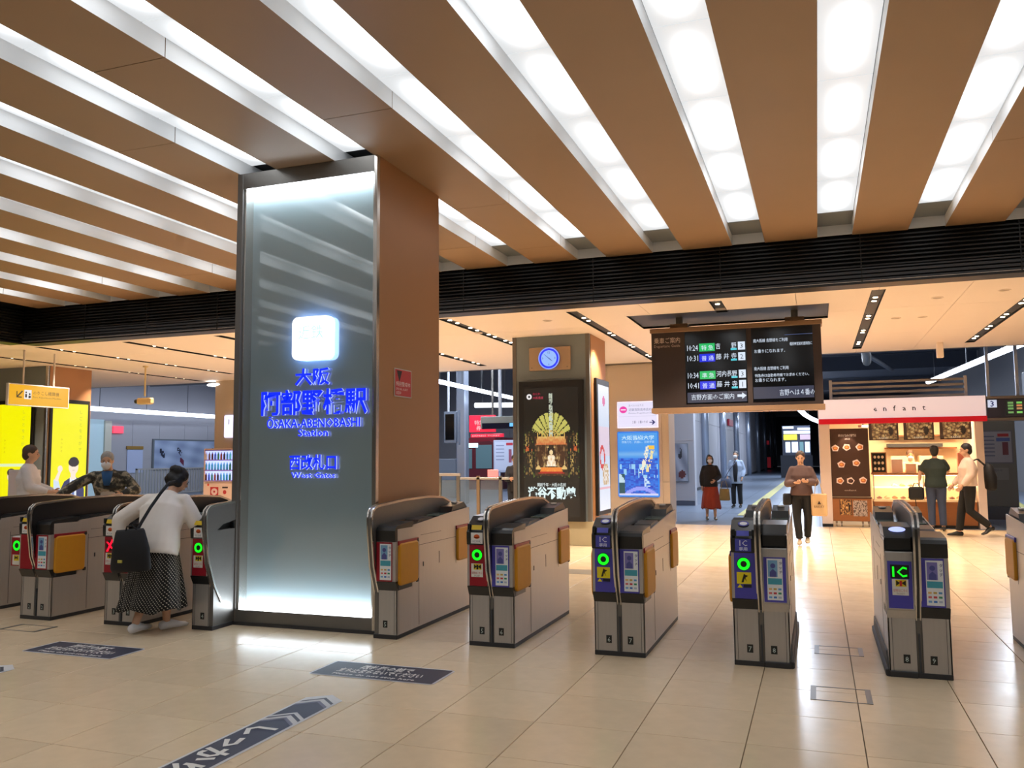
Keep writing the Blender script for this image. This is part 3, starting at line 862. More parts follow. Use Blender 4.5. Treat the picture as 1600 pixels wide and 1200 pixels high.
        m.rect(-a, a, .505 if not wide else .49, .812 if not wide else .79, (232, 236, 238)); zt = .80 if not wide else .778
        m.rect(-a + .008, .02, zt - .12, zt, ic, .001); m.disc(-.012, zt - .04, .018, None, (80, 84, 150), .002, 14); m.poly([(-.035, zt - .12), (-.035, zt - .085), (-.012, zt - .062), (.012, zt - .085), (.012, zt - .12)], (80, 84, 150), .002)
        for q in range(3): m.text('タッチ'[q], .032, zt - .03 - q * .032, .026, (70, 80, 120), .002, bold=.01)
        m.rect(-a + .006, a - .006, zt - .175, zt - .13, (70, 160, 180), .001)
        cols = [(230, 190, 120), (200, 170, 90), (90, 150, 200), (220, 110, 110), (200, 60, 70), (60, 150, 110), (120, 170, 220), (60, 120, 200), (180, 190, 210)]
        for q in range(9): m.rect(-.045 + (q % 3) * .033, -.045 + (q % 3) * .033 + .022, zt - .205 - (q // 3) * .03 - .01, zt - .205 - (q // 3) * .03 + .004, cols[q], .001)
        m.build('information_print', pr, pan)
    # side shell
    sx = s * .2
    zt0, zt1 = .935, 1.035
    m = MB(); poly = [(.0, .035), (1.6, .035), (1.6, zt1), (1.2, zt1 - .02), (.28, zt0 + .012), (.28, .41), (.0, .41)]
    m.prism(poly, *sgn(s, .19, .2)); m.build('side_shell', steel, t)
    m = MB(); m.box(*sgn(s, .2, .2015), .02, .045, .42, .93); m.box(*sgn(s, .2, .2012), .42, 1.25, .758, .762); m.box(*sgn(s, .2, .2012), .418, .422, .05, .8); m.box(*sgn(s, .2, .2012), 1.25, 1.254, .5, .86); m.box(*sgn(s, .2, .2012), .45, .9, .845, .848)
    m.box(*sgn(s, .2, .203), .5, .515, .56, .6); m.box(*sgn(s, .2, .202), .85, .858, .55, .66)
    m.build('shell_seam', dgrey, t)
    m = MB(); m.box(*sgn(s, .1995, .2025), .0, .4, .83, zt0 - .0, .001); m.build('upper_side_panel', steel, t)
    m = MB(); m.box(*sgn(s, .1, .2), 1.59, 1.605, .035, 1.0, .004); m.build('end_panel', steel, t)
    if flap:
        for a, b_, c_, d in ((.0, .37, .45, .815), (1.25, 1.58, .52, .85)):
            m = MB(); m.box(*sgn(s, .198, .212), a + .005, b_ + .02, d - .02, d + .018, .002); m.build('flap_hinge', red_t if s > 0 else tm, t)
            y0_, y1_, z0_, z1_, rr_ = a + .01, b_, c_, d - .005, .035
            pf = [(yy + rr_ * math.cos(math.radians(a0_ + k * 22.5)), zz + rr_ * math.sin(math.radians(a0_ + k * 22.5))) for (yy, zz, a0_) in ((y1_ - rr_, z1_ - rr_, 0), (y0_ + rr_, z1_ - rr_, 90), (y0_ + rr_, z0_ + rr_, 180), (y1_ - rr_, z0_ + rr_, 270)) for k in range(5)]
            ci = ((y0_ + y1_) / 2, (z0_ + z1_) / 2); pi_ = [(q[0] + (ci[0] - q[0]) * .06, q[1] + (ci[1] - q[1]) * .06) for q in pf]; nn_ = len(pf)
            m = MB(); m.prism(pf, *sgn(s, .2, .217)); vv = [(s * .217, q[0], q[1]) for q in pf] + [(s * .224, q[0], q[1]) for q in pi_]
            m.add(vv, [(i, (i + 1) % nn_, nn_ + (i + 1) % nn_, nn_ + i) for i in range(nn_)] + [tuple(range(nn_, 2 * nn_))]); fl_ = m.build('flap_door', amber, t)
            m = MB(); m.box(*sgn(s, .198, .214), b_ - .01, b_ + .022, c_ - .012, c_ + .02, .003); m.box(*sgn(s, .198, .214), b_ - .01, b_ + .022, d - .02, d + .012, .003); m.build('flap_bracket', black, fl_)


FEN = [(.11, .24), (.02, .38), (-.07, .62), (-.11, .9), (-.115, 1.03), (-.1, 1.09), (-.06, 1.122), (.0, 1.135), (.5, 1.165), (1.0, 1.172), (1.35, 1.15), (1.55, 1.09), (1.6, 1.04)]


def fender(t, x0, x1, big=False):
    m = MB(); inner = [(1.58, .98), (.3, .98), (.12, .95), (.04, .9), (.03, .6), (.11, .3)]
    m.prism(FEN + inner, x0, x1); o = m.build('fender_core', black if not big else steel2, t)
    # polished edge band following the profile
    m = MB(); P_ = FEN; w_ = .014
    for a, b_ in ((x0 - .006, x0 + .008), (x1 - .008, x1 + .006)) if x1 - x0 > .02 else ((x0 - .003, x1 + .003),):
        n = len(P_); v = []
        for i, (y, z) in enumerate(P_):
            q0 = Vector(P_[max(i - 1, 0)]); q1 = Vector(P_[min(i + 1, n - 1)]); d = (q1 - q0).normalized(); nn = Vector((-d.y, d.x))
            for (xx, off) in ((a, .006), (b_, .006), (b_, -w_), (a, -w_)): v.append((xx, y + nn.x * off, z + nn.y * off))
        f = []
        for i in range(n - 1):
            for k in range(4): f.append((i * 4 + k, i * 4 + (k + 1) % 4, i * 4 + 4 + (k + 1) % 4, i * 4 + 4 + k))
        f += [(0, 1, 2, 3), tuple(range(4 * n - 4, 4 * n))[::-1]]
        m.add(v, f)
    smooth_angle(m.build('fender_edge', trim, t), 40)


def gate(X, label, L=None, R=None, core=(-.2, .2), Y=6.57):
    t = thing('ticket_gate', label, 'ticket gate', (X, Y, 0), 0, 'ticket gate cabinets in one row')
    a, b_ = core
    m = MB(); m.box(a + .005, b_ - .005, .01, 1.595, .03, .9); m.build('body', steel2, t)
    m = MB(); m.box(a, b_, -.004, 1.6, 0, .036, .003); m.build('plinth', plinth, t)
    m = MB(); m.prism([(.28, .9), (.28, .955), (1.2, 1.0), (1.59, 1.01), (1.59, .9)], a + .012, b_ - .012); m.build('deck', deck, t)
    for s, kw in ((-1, L), (1, R)):
        if not kw: continue
        half(t, s, **kw)
        q0, q1 = sgn(s, .04, .18)
        MB().prism([(.42, .962), (.46, .985), (.75, .995), (.78, .975)], q0, q1).build('ticket_slot', black, t)
        MB().prism([(.9, .99), (.92, .996), (1.12, 1.004), (1.13, .995)], q0, q1).build('display_window', mat('display_grey', (96, 110, 104), .15), t)
        MB().prism([(1.18, 1.0), (1.22, 1.06), (1.5, 1.095), (1.58, 1.04), (1.59, .96), (1.18, .95)], q0, q1).build('rear_reader', black, t)
        o = MB().cyl(((q0 + q1) / 2, 1.42, 1.085), .03, .012, n=16).build('rear_lamp', mat('rear_lamp', (235, 225, 215), .3), t)
    if L and R:
        fender(t, -.017, .017)
        MB().box(-.006, .006, -.003, .02, .036, .3).build('centre_seam', dgrey, t)
    elif L: fender(t, -.01, .03, True)
    else: fender(t, -.03, .01, True)
    return t


red_L = dict(kind='reader', style=0, colr='red', num='2'); red_S = dict(kind='screen', style=0, colr='red', num='3')
gate(-8.34, 'ticket gate cabinet at the far left edge of the photo, mostly its side showing', dict(red_L, num='1', flap=False), dict(red_S, num='1', flap=False), Y=6.29)
g1 = gate(-7.28, 'ticket gate cabinet second from the left, with a projecting ring display', dict(red_L, num='2', ring='none'), dict(red_S, num='2'), Y=6.31)
m = MB(); m.box(-.36, -.2, .0, .26, .5, .8, .012); m.build('ring_display_case', steel, g1)
m = MB(); m.T = frame_T((-.28, -.0015, 0)); m.rect(-.07, .07, .51, .79, (150, 14, 34)); m.rect(-.052, .05, .52, .62, (226, 222, 214), .001); m.rect(-.03, .035, .56, .615, (226, 200, 30), .002); m.poly([(-.02, .57), (.0, .59), (.02, .57), (.02, .61), (.0, .595), (-.02, .61)], (30, 26, 20), .003); m.disc(0, .71, .055, None, (14, 16, 16), .001); o = m.build('ring_display', pr, g1)
m = MB(); m.T = frame_T((-.28, -.004, 0)); m.ring(0, .71, .026, .05, None, 0); m.build('ring_light', ring_on, g1)
gate(-6.24, 'ticket gate cabinet with a red cross display, just left of the stooping person', dict(red_L, num='3', ring='red'), dict(red_S, num='4'), Y=6.34)
gate(-5.26, 'half-width ticket gate cabinet against the left side of the main pillar, green ring lit', dict(red_L, num='4'), None, (-.2, .03), Y=6.40)
gate(-3.64, 'half-width ticket gate cabinet against the right side of the main pillar', None, dict(red_S, num='5'), (-.03, .2))
gate(-2.57, 'ticket gate cabinet numbered 5 and 6 with red reader panel and violet screen panel', dict(red_L, num='5'), dict(red_S, colr='blue', num='6'))
gate(-1.5, 'ticket gate cabinet numbered 6 and 7 with IC reader and amber flap', dict(red_L, colr='blue', num='6'), dict(red_S, colr='blue', num='7'))
gate(-.435, 'ticket gate cabinet numbered 7 and 8, grey framed screen on its right', dict(red_L, colr='blue', num='7'), dict(kind='screen', style=1, colr='blue', num='8', wide=True, flap=False))
gate(.62, 'ticket gate cabinet numbered 8 and 9 with a green IC sign lit', dict(kind='reader', style=1, colr='blue', num='8', wide=True, flap=False, ring='ic'), dict(red_S, colr='blue', num='9', flap=False))
gate(1.68, 'ticket gate cabinet cut off by the right edge of the photo', dict(red_L, colr='blue', num='9'), dict(red_S, colr='blue', num='10'))

# ================================================================ DEPARTURE BOARD
bfr = mat('board_beige', (150, 118, 88), .5); bbr = mat('board_brown', (58, 46, 42), .45); scr = mat('screen_black', (12, 13, 16), .12)
bd = thing('departure_board', 'wide brown departure board with glowing train times hanging from the cream ceiling', 'departure board', (-1.15, 13.3, 0))
bo = 1.15
m = MB(); m.box(-2.43 + bo, .12 + bo, 0, .3, 2.27, 3.54, .006); m.build('cabinet', bbr, bd)
m = MB(); m.box(-2.45 + bo, .14 + bo, -.02, .32, 3.5, 3.57, .006); m.build('top_rail', bfr, bd)
m = MB(); m.box(-2.45 + bo, .14 + bo, -.02, .32, 2.22, 2.3, .006); m.build('bottom_rail', bfr, bd)
for x in (-2.0, -.25): MB().box(x + bo - .14, x + bo + .14, .05, .25, 3.57, 3.64, .004).build('mounting', bfr, bd)
for x in (-2.0, -.25): MB().box(x + bo - .05, x + bo + .05, .1, .2, 3.64, 4.05).build('hanger', steel2, bd)
T = Matrix.Translation((bo, 0, 0))


def bprint(fn, nm, mt, parent, y=-.006):
    m = MB(); m.T = frame_T((bo, y, 0)); fn(m); return m.build(nm, mt, parent)


def _(m):
    m.text('乗車ご案内', -2.385, 3.335, .1, (214, 196, 180), 0, width=.41); m.text('Departure Guide', -2.385, 3.265, .062, (196, 176, 160), 0, width=.41)


bprint(_, 'title', pr, bd, -.003)
s1 = MB().box(-1.9 + bo, -.965 + bo, -.004, .0, 2.35, 3.49).build('screen', scr, bd)
s2 = MB().box(-.89 + bo, -.0 + bo, -.004, .0, 2.35, 3.49).build('screen', scr, bd)
W_ = (225, 238, 255)


def _(m):
    rows = [('10:24', '特急', (20, 190, 100), '吉　　野', '3', 3.17), ('10:31', '普通', (10, 40, 230), '藤 井 寺', '2', 3.005), ('10:34', '準急', (20, 190, 100), '河内長野', '3', 2.735), ('10:41', '普通', (10, 40, 230), '藤 井 寺', '1', 2.575)]
    for t_, k_, c_, d_, p_, z in [rows[WHICH]] if WHICH < 4 else []:
        m.text(t_, -1.865, z + .02, .125, W_, .001, width=.165)
        m.rect(-1.68, -1.44, z, z + .125, c_, .001); m.text(k_[0], -1.645, z + .025, .085, W_, .002); m.text(k_[1], -1.54, z + .025, .085, W_, .002)
        m.text(d_, -1.425, z + .035, .1, W_, .001, width=.31)
        m.rect(-1.2, -1.11, z, z + .03, (80, 210, 225), .002)
        m.rect(-1.09, -.985, z, z + .125, W_, .001); m.text(p_, -1.037, z + .022, .11, (60, 66, 80), .002, 'c')
    if WHICH < 4: return
    m.rect(-1.88, -.98, 2.37, 2.53, (44, 52, 76), .0005)
    m.text('吉野方面のご案内', -1.82, 2.42, .095, W_, .001, width=.65)
    m.poly([(-1.12, 2.44), (-1.05, 2.44), (-1.05, 2.41), (-.985, 2.46), (-1.05, 2.51), (-1.05, 2.48), (-1.12, 2.48)], W_, .001)


for WHICH in range(5): bprint(_, 'departure_row' if WHICH < 4 else 'footer_line', prE, s1)


def _(m):
    if WHICH == 1: m.text('南大阪線 吉野線をご利用', -.86, 2.84, .06, W_, .001, width=.5); m.text('特急券は自動券売機でお求めください。', -.85, 2.735, .055, W_, .001, width=.78); m.text('お乗りになれます。', -.85, 2.66, .065, W_, .001, width=.45); return
    if WHICH == 2: m.rect(-.88, -.01, 2.4, 2.58, (44, 52, 76), .0005); m.text('吉野へは４番の', -.5, 2.45, .1, W_, .001, width=.5); return
    m.text('南大阪線 吉野線をご利用', -.86, 3.27, .06, W_, .001, width=.5); m.text('橿原神宮前方面特急に', -.33, 3.2, .055, W_, .001, width=.32)
    m.text('お乗りになれます。', -.85, 3.105, .065, W_, .001, width=.45); m.rect(-.4, .0, 3.36, 3.366, (80, 100, 150), .001)


for WHICH in range(3): bprint(_, 'notice_text', prE, s2)

# ================================================================ SIGNS IN THE LEFT HALL
ys_ = thing('hanging_sign', 'yellow hanging sign for the fare adjustment machines on two thin rods', 'sign', (-14.5, 12.45, 0))
m = MB(); m.box(-.06, 0, -.68, .72, 2.62, 3.05, .004); m.build('sign_box', mat('sign_white', (220, 222, 226), .4), ys_)
for y in (-.34, .36): m = MB(); m.cyl((-.03, y, 3.05), .018, ZB - 3.05, n=8); m.build('rod', mat('rod_cream', (200, 190, 180), .5), ys_)
m = MB(); m.T = frame_T((.001, 0, 0), '+x'); m.rect(-.66, .7, 2.64, 3.03, (240, 176, 20)); k_ = (70, 56, 20)
m.poly([(-.5, 2.78), (-.5, 2.9), (-.48, 2.9), (-.48, 2.82), (-.38, 2.92), (-.36, 2.9), (-.46, 2.8), (-.38, 2.8), (-.38, 2.78)], k_, .001)
m.rect(-.33, -.17, 2.76, 2.94, (235, 235, 235), .001); m.disc(-.29, 2.89, .018, None, (20, 20, 20), .002, 12); m.rect(-.31, -.27, 2.79, 2.86, (20, 20, 20), .002); m.disc(-.21, 2.86, .02, None, (20, 20, 20), .002, 12); m.rect(-.235, -.185, 2.78, 2.83, (20, 20, 20), .002)
m.text('のりこし精算機', -.13, 2.86, .085, k_, .001, width=.6); m.text('Fare Adjustment Machine', -.13, 2.79, .05, (120, 96, 30), .001, width=.66)
m.build('print', prE, ys_)
cc = thing('ceiling_camera', 'cream surveillance camera on a thin rod below the left rear ceiling', 'camera', (-14.55, 15.3, 0))
mc = mat('camera_cream', (214, 190, 140), .5)
m = MB(); m.cyl((0, 0, 3.02), .02, ZB - 3.02, n=8); m.cyl((0, 0, ZB - .03), .06, .03, n=14); m.build('rod', mc, cc)
m = MB(); m.box(-.18, .22, -.08, .08, 2.83, 2.98, .03); m.build('housing', mc, cc)
m = MB(); m.cyl((-.19, 0, 2.905), .05, -.07, 'x', 14); m.build('lens_hood', black, cc)

vm = thing('vending_machine', 'white drinks vending machine with lit rows of bottles beside the beige pier', 'vending machine', (-14.78, 18.2, 0))
m = MB(); m.box(-.5, .5, 0, .7, .0, 1.84, .02); m.build('cabinet', mat('vending_white', (226, 196, 182), .4), vm)
m = MB(); m.box(-.43, .43, -.004, .0, .98, 1.78); m.build('display_back', mat('vending_lit', (190, 205, 250), .4, emit=.9, ergb=(150, 170, 250)), vm)
m = MB()
for z in (.98, 1.25, 1.52, 1.775): m.box(-.43, .43, -.05, -.004, z, z + .03)
m.build('shelf', mat('vending_frame', (150, 130, 190), .4), vm)
bc = [(90, 40, 40), (70, 110, 230), (60, 140, 90), (160, 80, 60), (70, 50, 50), (90, 180, 220), (80, 190, 230), (60, 170, 210), (40, 120, 80), (200, 60, 60), (210, 210, 220), (120, 90, 80)]
for r_i, z in enumerate((1.01, 1.28, 1.55)):
    for q in range(9):
        x = -.38 + q * .095; cc_ = bc[(q + r_i * 5) % 12] if r_i != 1 else bc[5 + q % 3 if q < 7 else q]
        o = MB().loft([(x, -.03, z), (x, -.03, z + .13), (x, -.03, z + .16), (x, -.03, z + .19)], [.026, .026, .012, .012], None, 8).build('bottle', mat('bottle_%d_%d_%d' % cc_, cc_, .3), vm, True)
m = MB(); m.T = frame_T((0, -.001, 0)); m.rect(-.26, -.0, .58, .83, (176, 30, 40)); m.disc(-.13, .71, .1, .09, (230, 200, 196), .001); m.disc(-.13, .71, .03, None, (176, 30, 40), .002); m.disc(.2, .7, .055, None, (180, 50, 56)); m.rect(.12, .3, .8, .84, (60, 40, 44)); m.rect(-.36, -.3, .86, .92, (226, 80, 60)); m.rect(-.4, .4, .2, .42, (70, 60, 60)); m.build('front_print', pr, vm)
m = MB(); m.box(-.36, .36, -.02, 0, .18, .42, .008); m.build('delivery_flap', dgrey, vm)
s_ = thing('platform_sign', 'small glowing white sign with the number 1 on the beige pier', 'sign', (-15.0, 18.98, 0))
m = MB(); m.box(-.24, .3, -.06, 0, 2.14, 2.76, .03); m.build('case', mat('sign_glow', (236, 238, 255), .4, emit=.75, ergb=(205, 210, 255)), s_)
m = MB(); m.T = frame_T((0, -.062, 0)); m.text('1', -.06, 2.5, .2, (60, 80, 150), 0, 'c', bold=.01); m.build('numeral', pr, s_)
o = MB().ball((-15.67, 19.09, 3.62), .28, .14, .05, 20, 8).build('ceiling_lamp', mat('lamp_oval', (255, 255, 255), .4, emit=3), None, True)
tag(o, 'small bright oval lamp under the left end of the rear ceiling edge', 'ceiling light')

tubeM = mat('tube_white', (240, 246, 255), .4, emit=3.5, ergb=(226, 236, 255))


def tube_light(label, pts, r=.07, drops=()):
    t = thing('tube_light', label, 'ceiling light', pts[0]); o0 = Vector(pts[0])
    q = [Vector(p) - o0 for p in pts]
    MB().tube(q, r, 10).build('tube', tubeM, t, True)
    for f in drops:
        m = MB()
        i = f * (len(q) - 1); a = q[int(min(i, len(q) - 2))]; b_ = q[int(min(i, len(q) - 2)) + 1]; p_ = a.lerp(b_, i - int(min(i, len(q) - 2)))
        m.tube([p_, p_ + Vector((0, 0, 6.6 - (o0 + p_).z))], .012, 6); m.build('hanger', dgrey, t)


tube_light('long row of white tubes crossing the grey left platform hall', [(-26.77, 22, 3.6), (-27.2, 35, 3.6)], .09, (.1, .3, .5, .7, .9))
tube_light('long row of white tubes seen between the main pillar and the clock pillar', [(-9.5, 19.8, 3.6), (-9.98, 28.5, 3.6)], .06, (.1, .3, .5, .7, .9))
tube_light('slanting white tube above the platform 3 board on the right', [(4.43, 38.5, 4.5), (5.35, 25.6, 4.5)], .09, (.1, .5, .9))
tube_light('curved white tube in the dark platform ceiling right of the departure board', [(-.95, 46, 4.15), (-.8, 48.5, 4.0), (-.62, 55, 4.0), (-.3, 61, 4.0), (.1, 66, 4.0), (.9, 72, 4.0)], .14, (.1, .5, .9))
tube_light('short faint tube over the train beyond the hanging red sign', [(-13.6, 33, 3.75), (-11.9, 33, 3.72)], .1, (.2, .8))

# door, notice, red sign and long picture on the grey platform wall at the left
d_ = MB().box(-28.03, -27.97, 26.0, 27.2, 0, 3.25).build('door_1', mat('door_ice', (168, 196, 208), .35, emit=.15)); tag(d_, kind='structure')
MB().box(-28.03, -27.9, 27.2, 27.55, 0, 3.2).build('door_post', mat('post_cream', (196, 194, 180), .5), d_)
o = MB().box(-27.99, -27.9, 27.65, 28.2, 2.7, 3.0, .01).build('exit_sign', mat('red_lit', (226, 70, 92), .4, emit=.7)); tag(o, 'small glowing red sign high beside the pale door at the far left', 'sign')
nb = thing('notice_board', 'white notice under a small yellow header on the grey far left wall', 'notice board', (-27.99, 28.5, 0))
m = MB(); m.box(0, .03, 0, .9, 1.0, 2.0, .005); m.build('board', mat('notice_white', (170, 182, 214), .5), nb)
m = MB(); m.box(0, .05, -.05, .9, 2.02, 2.16, .005); m.build('header', mat('notice_yellow', (140, 108, 44), .5), nb)
pc = thing('mural', 'long pale blue picture with dark curled shapes on the grey far left wall', 'picture', (-27.99, 30.0, 0))
m = MB(); m.box(0, .05, -.05, 6, 1.1, 2.5, .01); m.build('frame', mat('mural_frame', (96, 104, 112), .5), pc)


def mural(u, v):
    c_ = mixc((128, 144, 178), (170, 186, 214), .5 + .5 * math.sin(u * 21 + v * 6) * math.sin(u * 9 - v * 9))
    for (a, b_, r_, q) in ((.08, .55, .1, (34, 40, 60)), (.27, .62, .09, (40, 46, 66)), (.3, .25, .09, (96, 34, 60)), (.68, .6, .1, (36, 40, 64)), (.88, .4, .1, (70, 60, 90))):
        dx_, dy_ = (u - a) * 4.3, v - b_; d = math.hypot(dx_ + dy_ * .5, dy_ * .6)
        if d < r_ and rnd(int(u * 90), int(v * 30), 2) > .15: c_ = q
    return c_


m = MB(); m.T = frame_T((.051, 0, 0), '+x'); m.paint(.05, 5.9, 1.17, 2.43, 90, 24, mural); m.build('print', pr, pc)
fn = thing('platform_fence', 'long grey platform fence of upright bars below the far left picture', 'fence', (-26.5, 27.5, 0))
m = MB(); m.box(-.03, .03, 0, 12, 1.14, 1.2); m.box(-.03, .03, 0, 12, .1, .15); m.build('rail', steel, fn)
for k in range(7): MB().box(-.03, .03, k * 1.99, k * 1.99 + .05, 0, 1.2).build('post', steel, fn)
for k in range(72): MB().box(-.02, .02, .08 + k * .166, .115 + k * .166, .15, 1.14).build('bar', steel if k % 1 == 0 else steel, fn)

# platform things in the gap between the two pillars
o = MB().box(-24, -9.2, 45, 45.3, 0, 6.6).build('wall_track_end', wallg); tag(o, kind='structure')
for k in range(8): MB().box(-18.8 + k * 1.2, -17.62 + k * 1.2, 44.97, 45, .02, 3.4).build('wall_panel', wallg, o)
tr = thing('train', 'maroon train front with dark windows at the platform end, between the two pillars', 'train', (-15.2, 38, 0))
mar = mat('maroon', (122, 22, 36), .35, coat=.3); wing = mat('train_glass', (96, 124, 130), .25)
m = MB(); m.prism([(-1.3, -.6), (-1.3, 2.0), (-1.15, 2.35), (-.7, 2.52), (.3, 2.55), (.55, 2.48), (.7, 2.3), (.72, -.6)], 0, 12, 'y'); m.build('body', mar, tr)
m = MB(); m.prism([(-1.2, .5), (-1.2, 1.9), (-1.05, 2.2), (-.35, 2.3), (.3, 2.34), (.5, 2.25), (.6, 2.1), (.6, .5)], -.03, .01, 'y'); m.build('front_surround', mat('maroon_dark', (84, 16, 28), .4), tr)
for a, b_, z0, z1 in ((-1.08, -.62, 1.0, 1.95), (-.42, .42, 1.0, 2.15)): MB().box(a, b_, -.06, -.03, z0, z1, .02).build('window', wing, tr)
MB().box(-.95, -.3, -.08, -.03, 2.02, 2.24, .02).build('destination_panel', mat('dest_lit', (190, 220, 230), .4, emit=1.2), tr)
MB().box(.75, .85, -.3, .3, .2, 2.2).build('door_edge', mar, tr)
pst = thing('notice_case', 'white notice case with red heading on the grey wall right of the maroon train', 'notice board', (-13.4, 36, 0))
m = MB(); m.box(-.55, .5, 0, .12, .85, 2.32, .02); m.box(-.3, -.22, 0, .1, 0, .9); m.box(.2, .28, 0, .1, 0, .9); m.build('case', mat('case_white', (176, 182, 204), .4), pst)
m = MB(); m.T = frame_T((0, -.002, 0)); m.rect(-.48, .44, .95, 2.24, (196, 202, 222)); m.rect(.08, .4, 2.08, 2.2, (190, 50, 66), .001); m.rect(.2, .34, 1.3, 1.9, (150, 80, 100), .001)
for q in range(5): m.rect(-.42, -.02, 2.05 - q * .16, 2.1 - q * .16, (140, 148, 176), .001)
m.build('print', pr, pst)
rs = thing('hanging_sign', 'red hanging sign with white marks next to a grey train board, between the pillars', 'sign', (-9.6, 24, 0))
m = MB(); m.box(-.5, .35, 0, .12, 2.32, 2.84, .01); m.box(-.44, .62, -.02, .1, 2.16, 2.27, .01); m.build('sign_box', mat('sign_red', (214, 34, 62), .4, emit=.45), rs)
m = MB(); m.T = frame_T((0, -.022, 0)); m.text('特急', -.3, 2.55, .16, (250, 220, 226), .018); m.text('券', -.24, 2.38, .16, (250, 220, 226), .018); m.text('EXPRESS TICKET', -.38, 2.185, .065, (245, 220, 226), .001, width=.9); m.build('lettering', prE, rs)
MB().box(.24, .3, .02, .08, 2.84, 6.6).build('rod', steel2, rs)
gb = thing('train_board', 'grey hanging train board with a dark screen, partly behind the clock pillar', 'departure board', (-8.6, 22.6, 0))
m = MB(); m.box(-.55, .75, 0, .35, 2.38, 2.72, .01); m.build('case', mat('board_grey', (134, 142, 140), .4), gb)
MB().box(-.5, .72, -.01, .0, 2.36, 2.53).build('screen', mat('screen_navy', (14, 22, 44), .2), gb)
MB().box(.35, .7, -.015, -.011, 2.42, 2.52).build('screen_print', mat('screen_cyan', (90, 160, 220), .4, emit=.8), gb)
for x in (.0, .6): MB().box(x - .04, x + .04, .12, .2, 2.72, 6.6).build('rod', mat('rod_white', (190, 196, 206), .4), gb)
sc_ = thing('hanging_screen', 'grey display hung from a thin rod just right of the main pillar', 'screen', (-10.6, 24, 0))
m = MB(); m.box(-.35, .06, 0, .12, 2.0, 2.98, .01); m.build('case', mat('screen_case', (108, 118, 134), .4), sc_); MB().box(-.3, .0, -.01, 0, 2.1, 2.9).build('panel', scr, sc_)
m = MB(); m.box(.1, .16, .02, .1, 1.95, 3.02); m.build('side_post', mat('screen_case', (108, 118, 134), .4), sc_); MB().box(-.25, -.2, .04, .09, 2.98, 6.6).build('rod', mat('rod_white', (190, 196, 206), .4), sc_)
o = MB().box(-11.42, -11.08, 26, 26.34, 0, 6.6, .04).build('steel_post', pil); tag(o, 'pale steel post at the platform end between the main pillar and the clock pillar', 'post')
o = MB().box(-14.1, -13.2, 30, 30.6, .0, 1.5, .02).build('service_cabinet', mat('cabinet_grey', (122, 128, 140), .5)); tag(o, 'grey service cabinet beyond the glass barrier, beside the main pillar', 'cabinet')
gl = thing('glass_barrier', 'steel framed glass barrier behind the gates, between the main pillar and the clock pillar', 'barrier', (-8.0, 17.2, 0))
glm = mat('barrier_glass', (110, 130, 150), .08, alpha=.45)
m = MB(); m.box(-.4, .55, -.03, .03, 1.14, 1.2, .006); m.box(.55, 1.7, -.03, .03, 1.06, 1.11, .006); m.build('handrail', steel, gl)
for x in (-.4, .05, .5, .98, 1.5): MB().box(x - .035, x + .035, -.03, .03, 0, 1.14).build('upright', steel2 if x != .98 else mat('upright_tan', (140, 120, 96), .4, .5), gl)
for a, b_ in ((-.36, .01), (.09, .46), (.54, .94), (1.02, 1.46)): MB().box(a, b_, -.008, .008, .06, 1.05).build('glass_pane', glm, gl)
o = MB().box(-.05, .2, -.02, .0, 1.12, 1.28, .01); o = o.build('ticket_reader', mat('reader_pink', (220, 120, 120), .4, emit=.6)); o.location = (-6.75, 17.2, 0); tag(o, 'small glowing pink and white reader on top of the glass barrier', 'card reader')
o.data.transform(Matrix.Translation((0, 0, -.0)))

# beige wall: two backlit signs
ds = thing('direction_sign', 'white backlit direction sign with a pink oval on the beige wall', 'sign', (-3.91, 19.44, 0))
m = MB(); m.box(-.48, .48, -.05, 0, 2.2, 2.82, .01); m.build('case', mat('case_lilac', (226, 222, 250), .4, emit=.5), ds)
m = MB(); m.T = frame_T((0, -.052, 0)); m.rect(-.46, .46, 2.22, 2.8, (236, 230, 255)); m.disc(-.33, 2.63, .09, .08, (240, 60, 170), .001); m.rect(-.39, -.27, 2.615, 2.645, (250, 225, 245), .002)
gt = (110, 116, 150)
m.text('あべのハルカス', -.2, 2.7, .06, gt, .001, width=.35); m.text('近鉄百貨店本店方面', -.2, 2.6, .07, gt, .001, width=.6); m.text('Kintetsu Department Store', -.2, 2.53, .05, gt, .001, width=.6); m.rect(-.44, .44, 2.47, 2.475, (190, 186, 220), .001)
m.text('１番・２番のりば', -.12, 2.31, .07, (40, 40, 100), .001, width=.36); m.poly([(.28, 2.335), (.36, 2.335), (.33, 2.38), (.36, 2.38), (.42, 2.325), (.36, 2.27), (.33, 2.27), (.36, 2.315), (.28, 2.315)], (40, 40, 110), .001)
m.build('print', prE, ds)


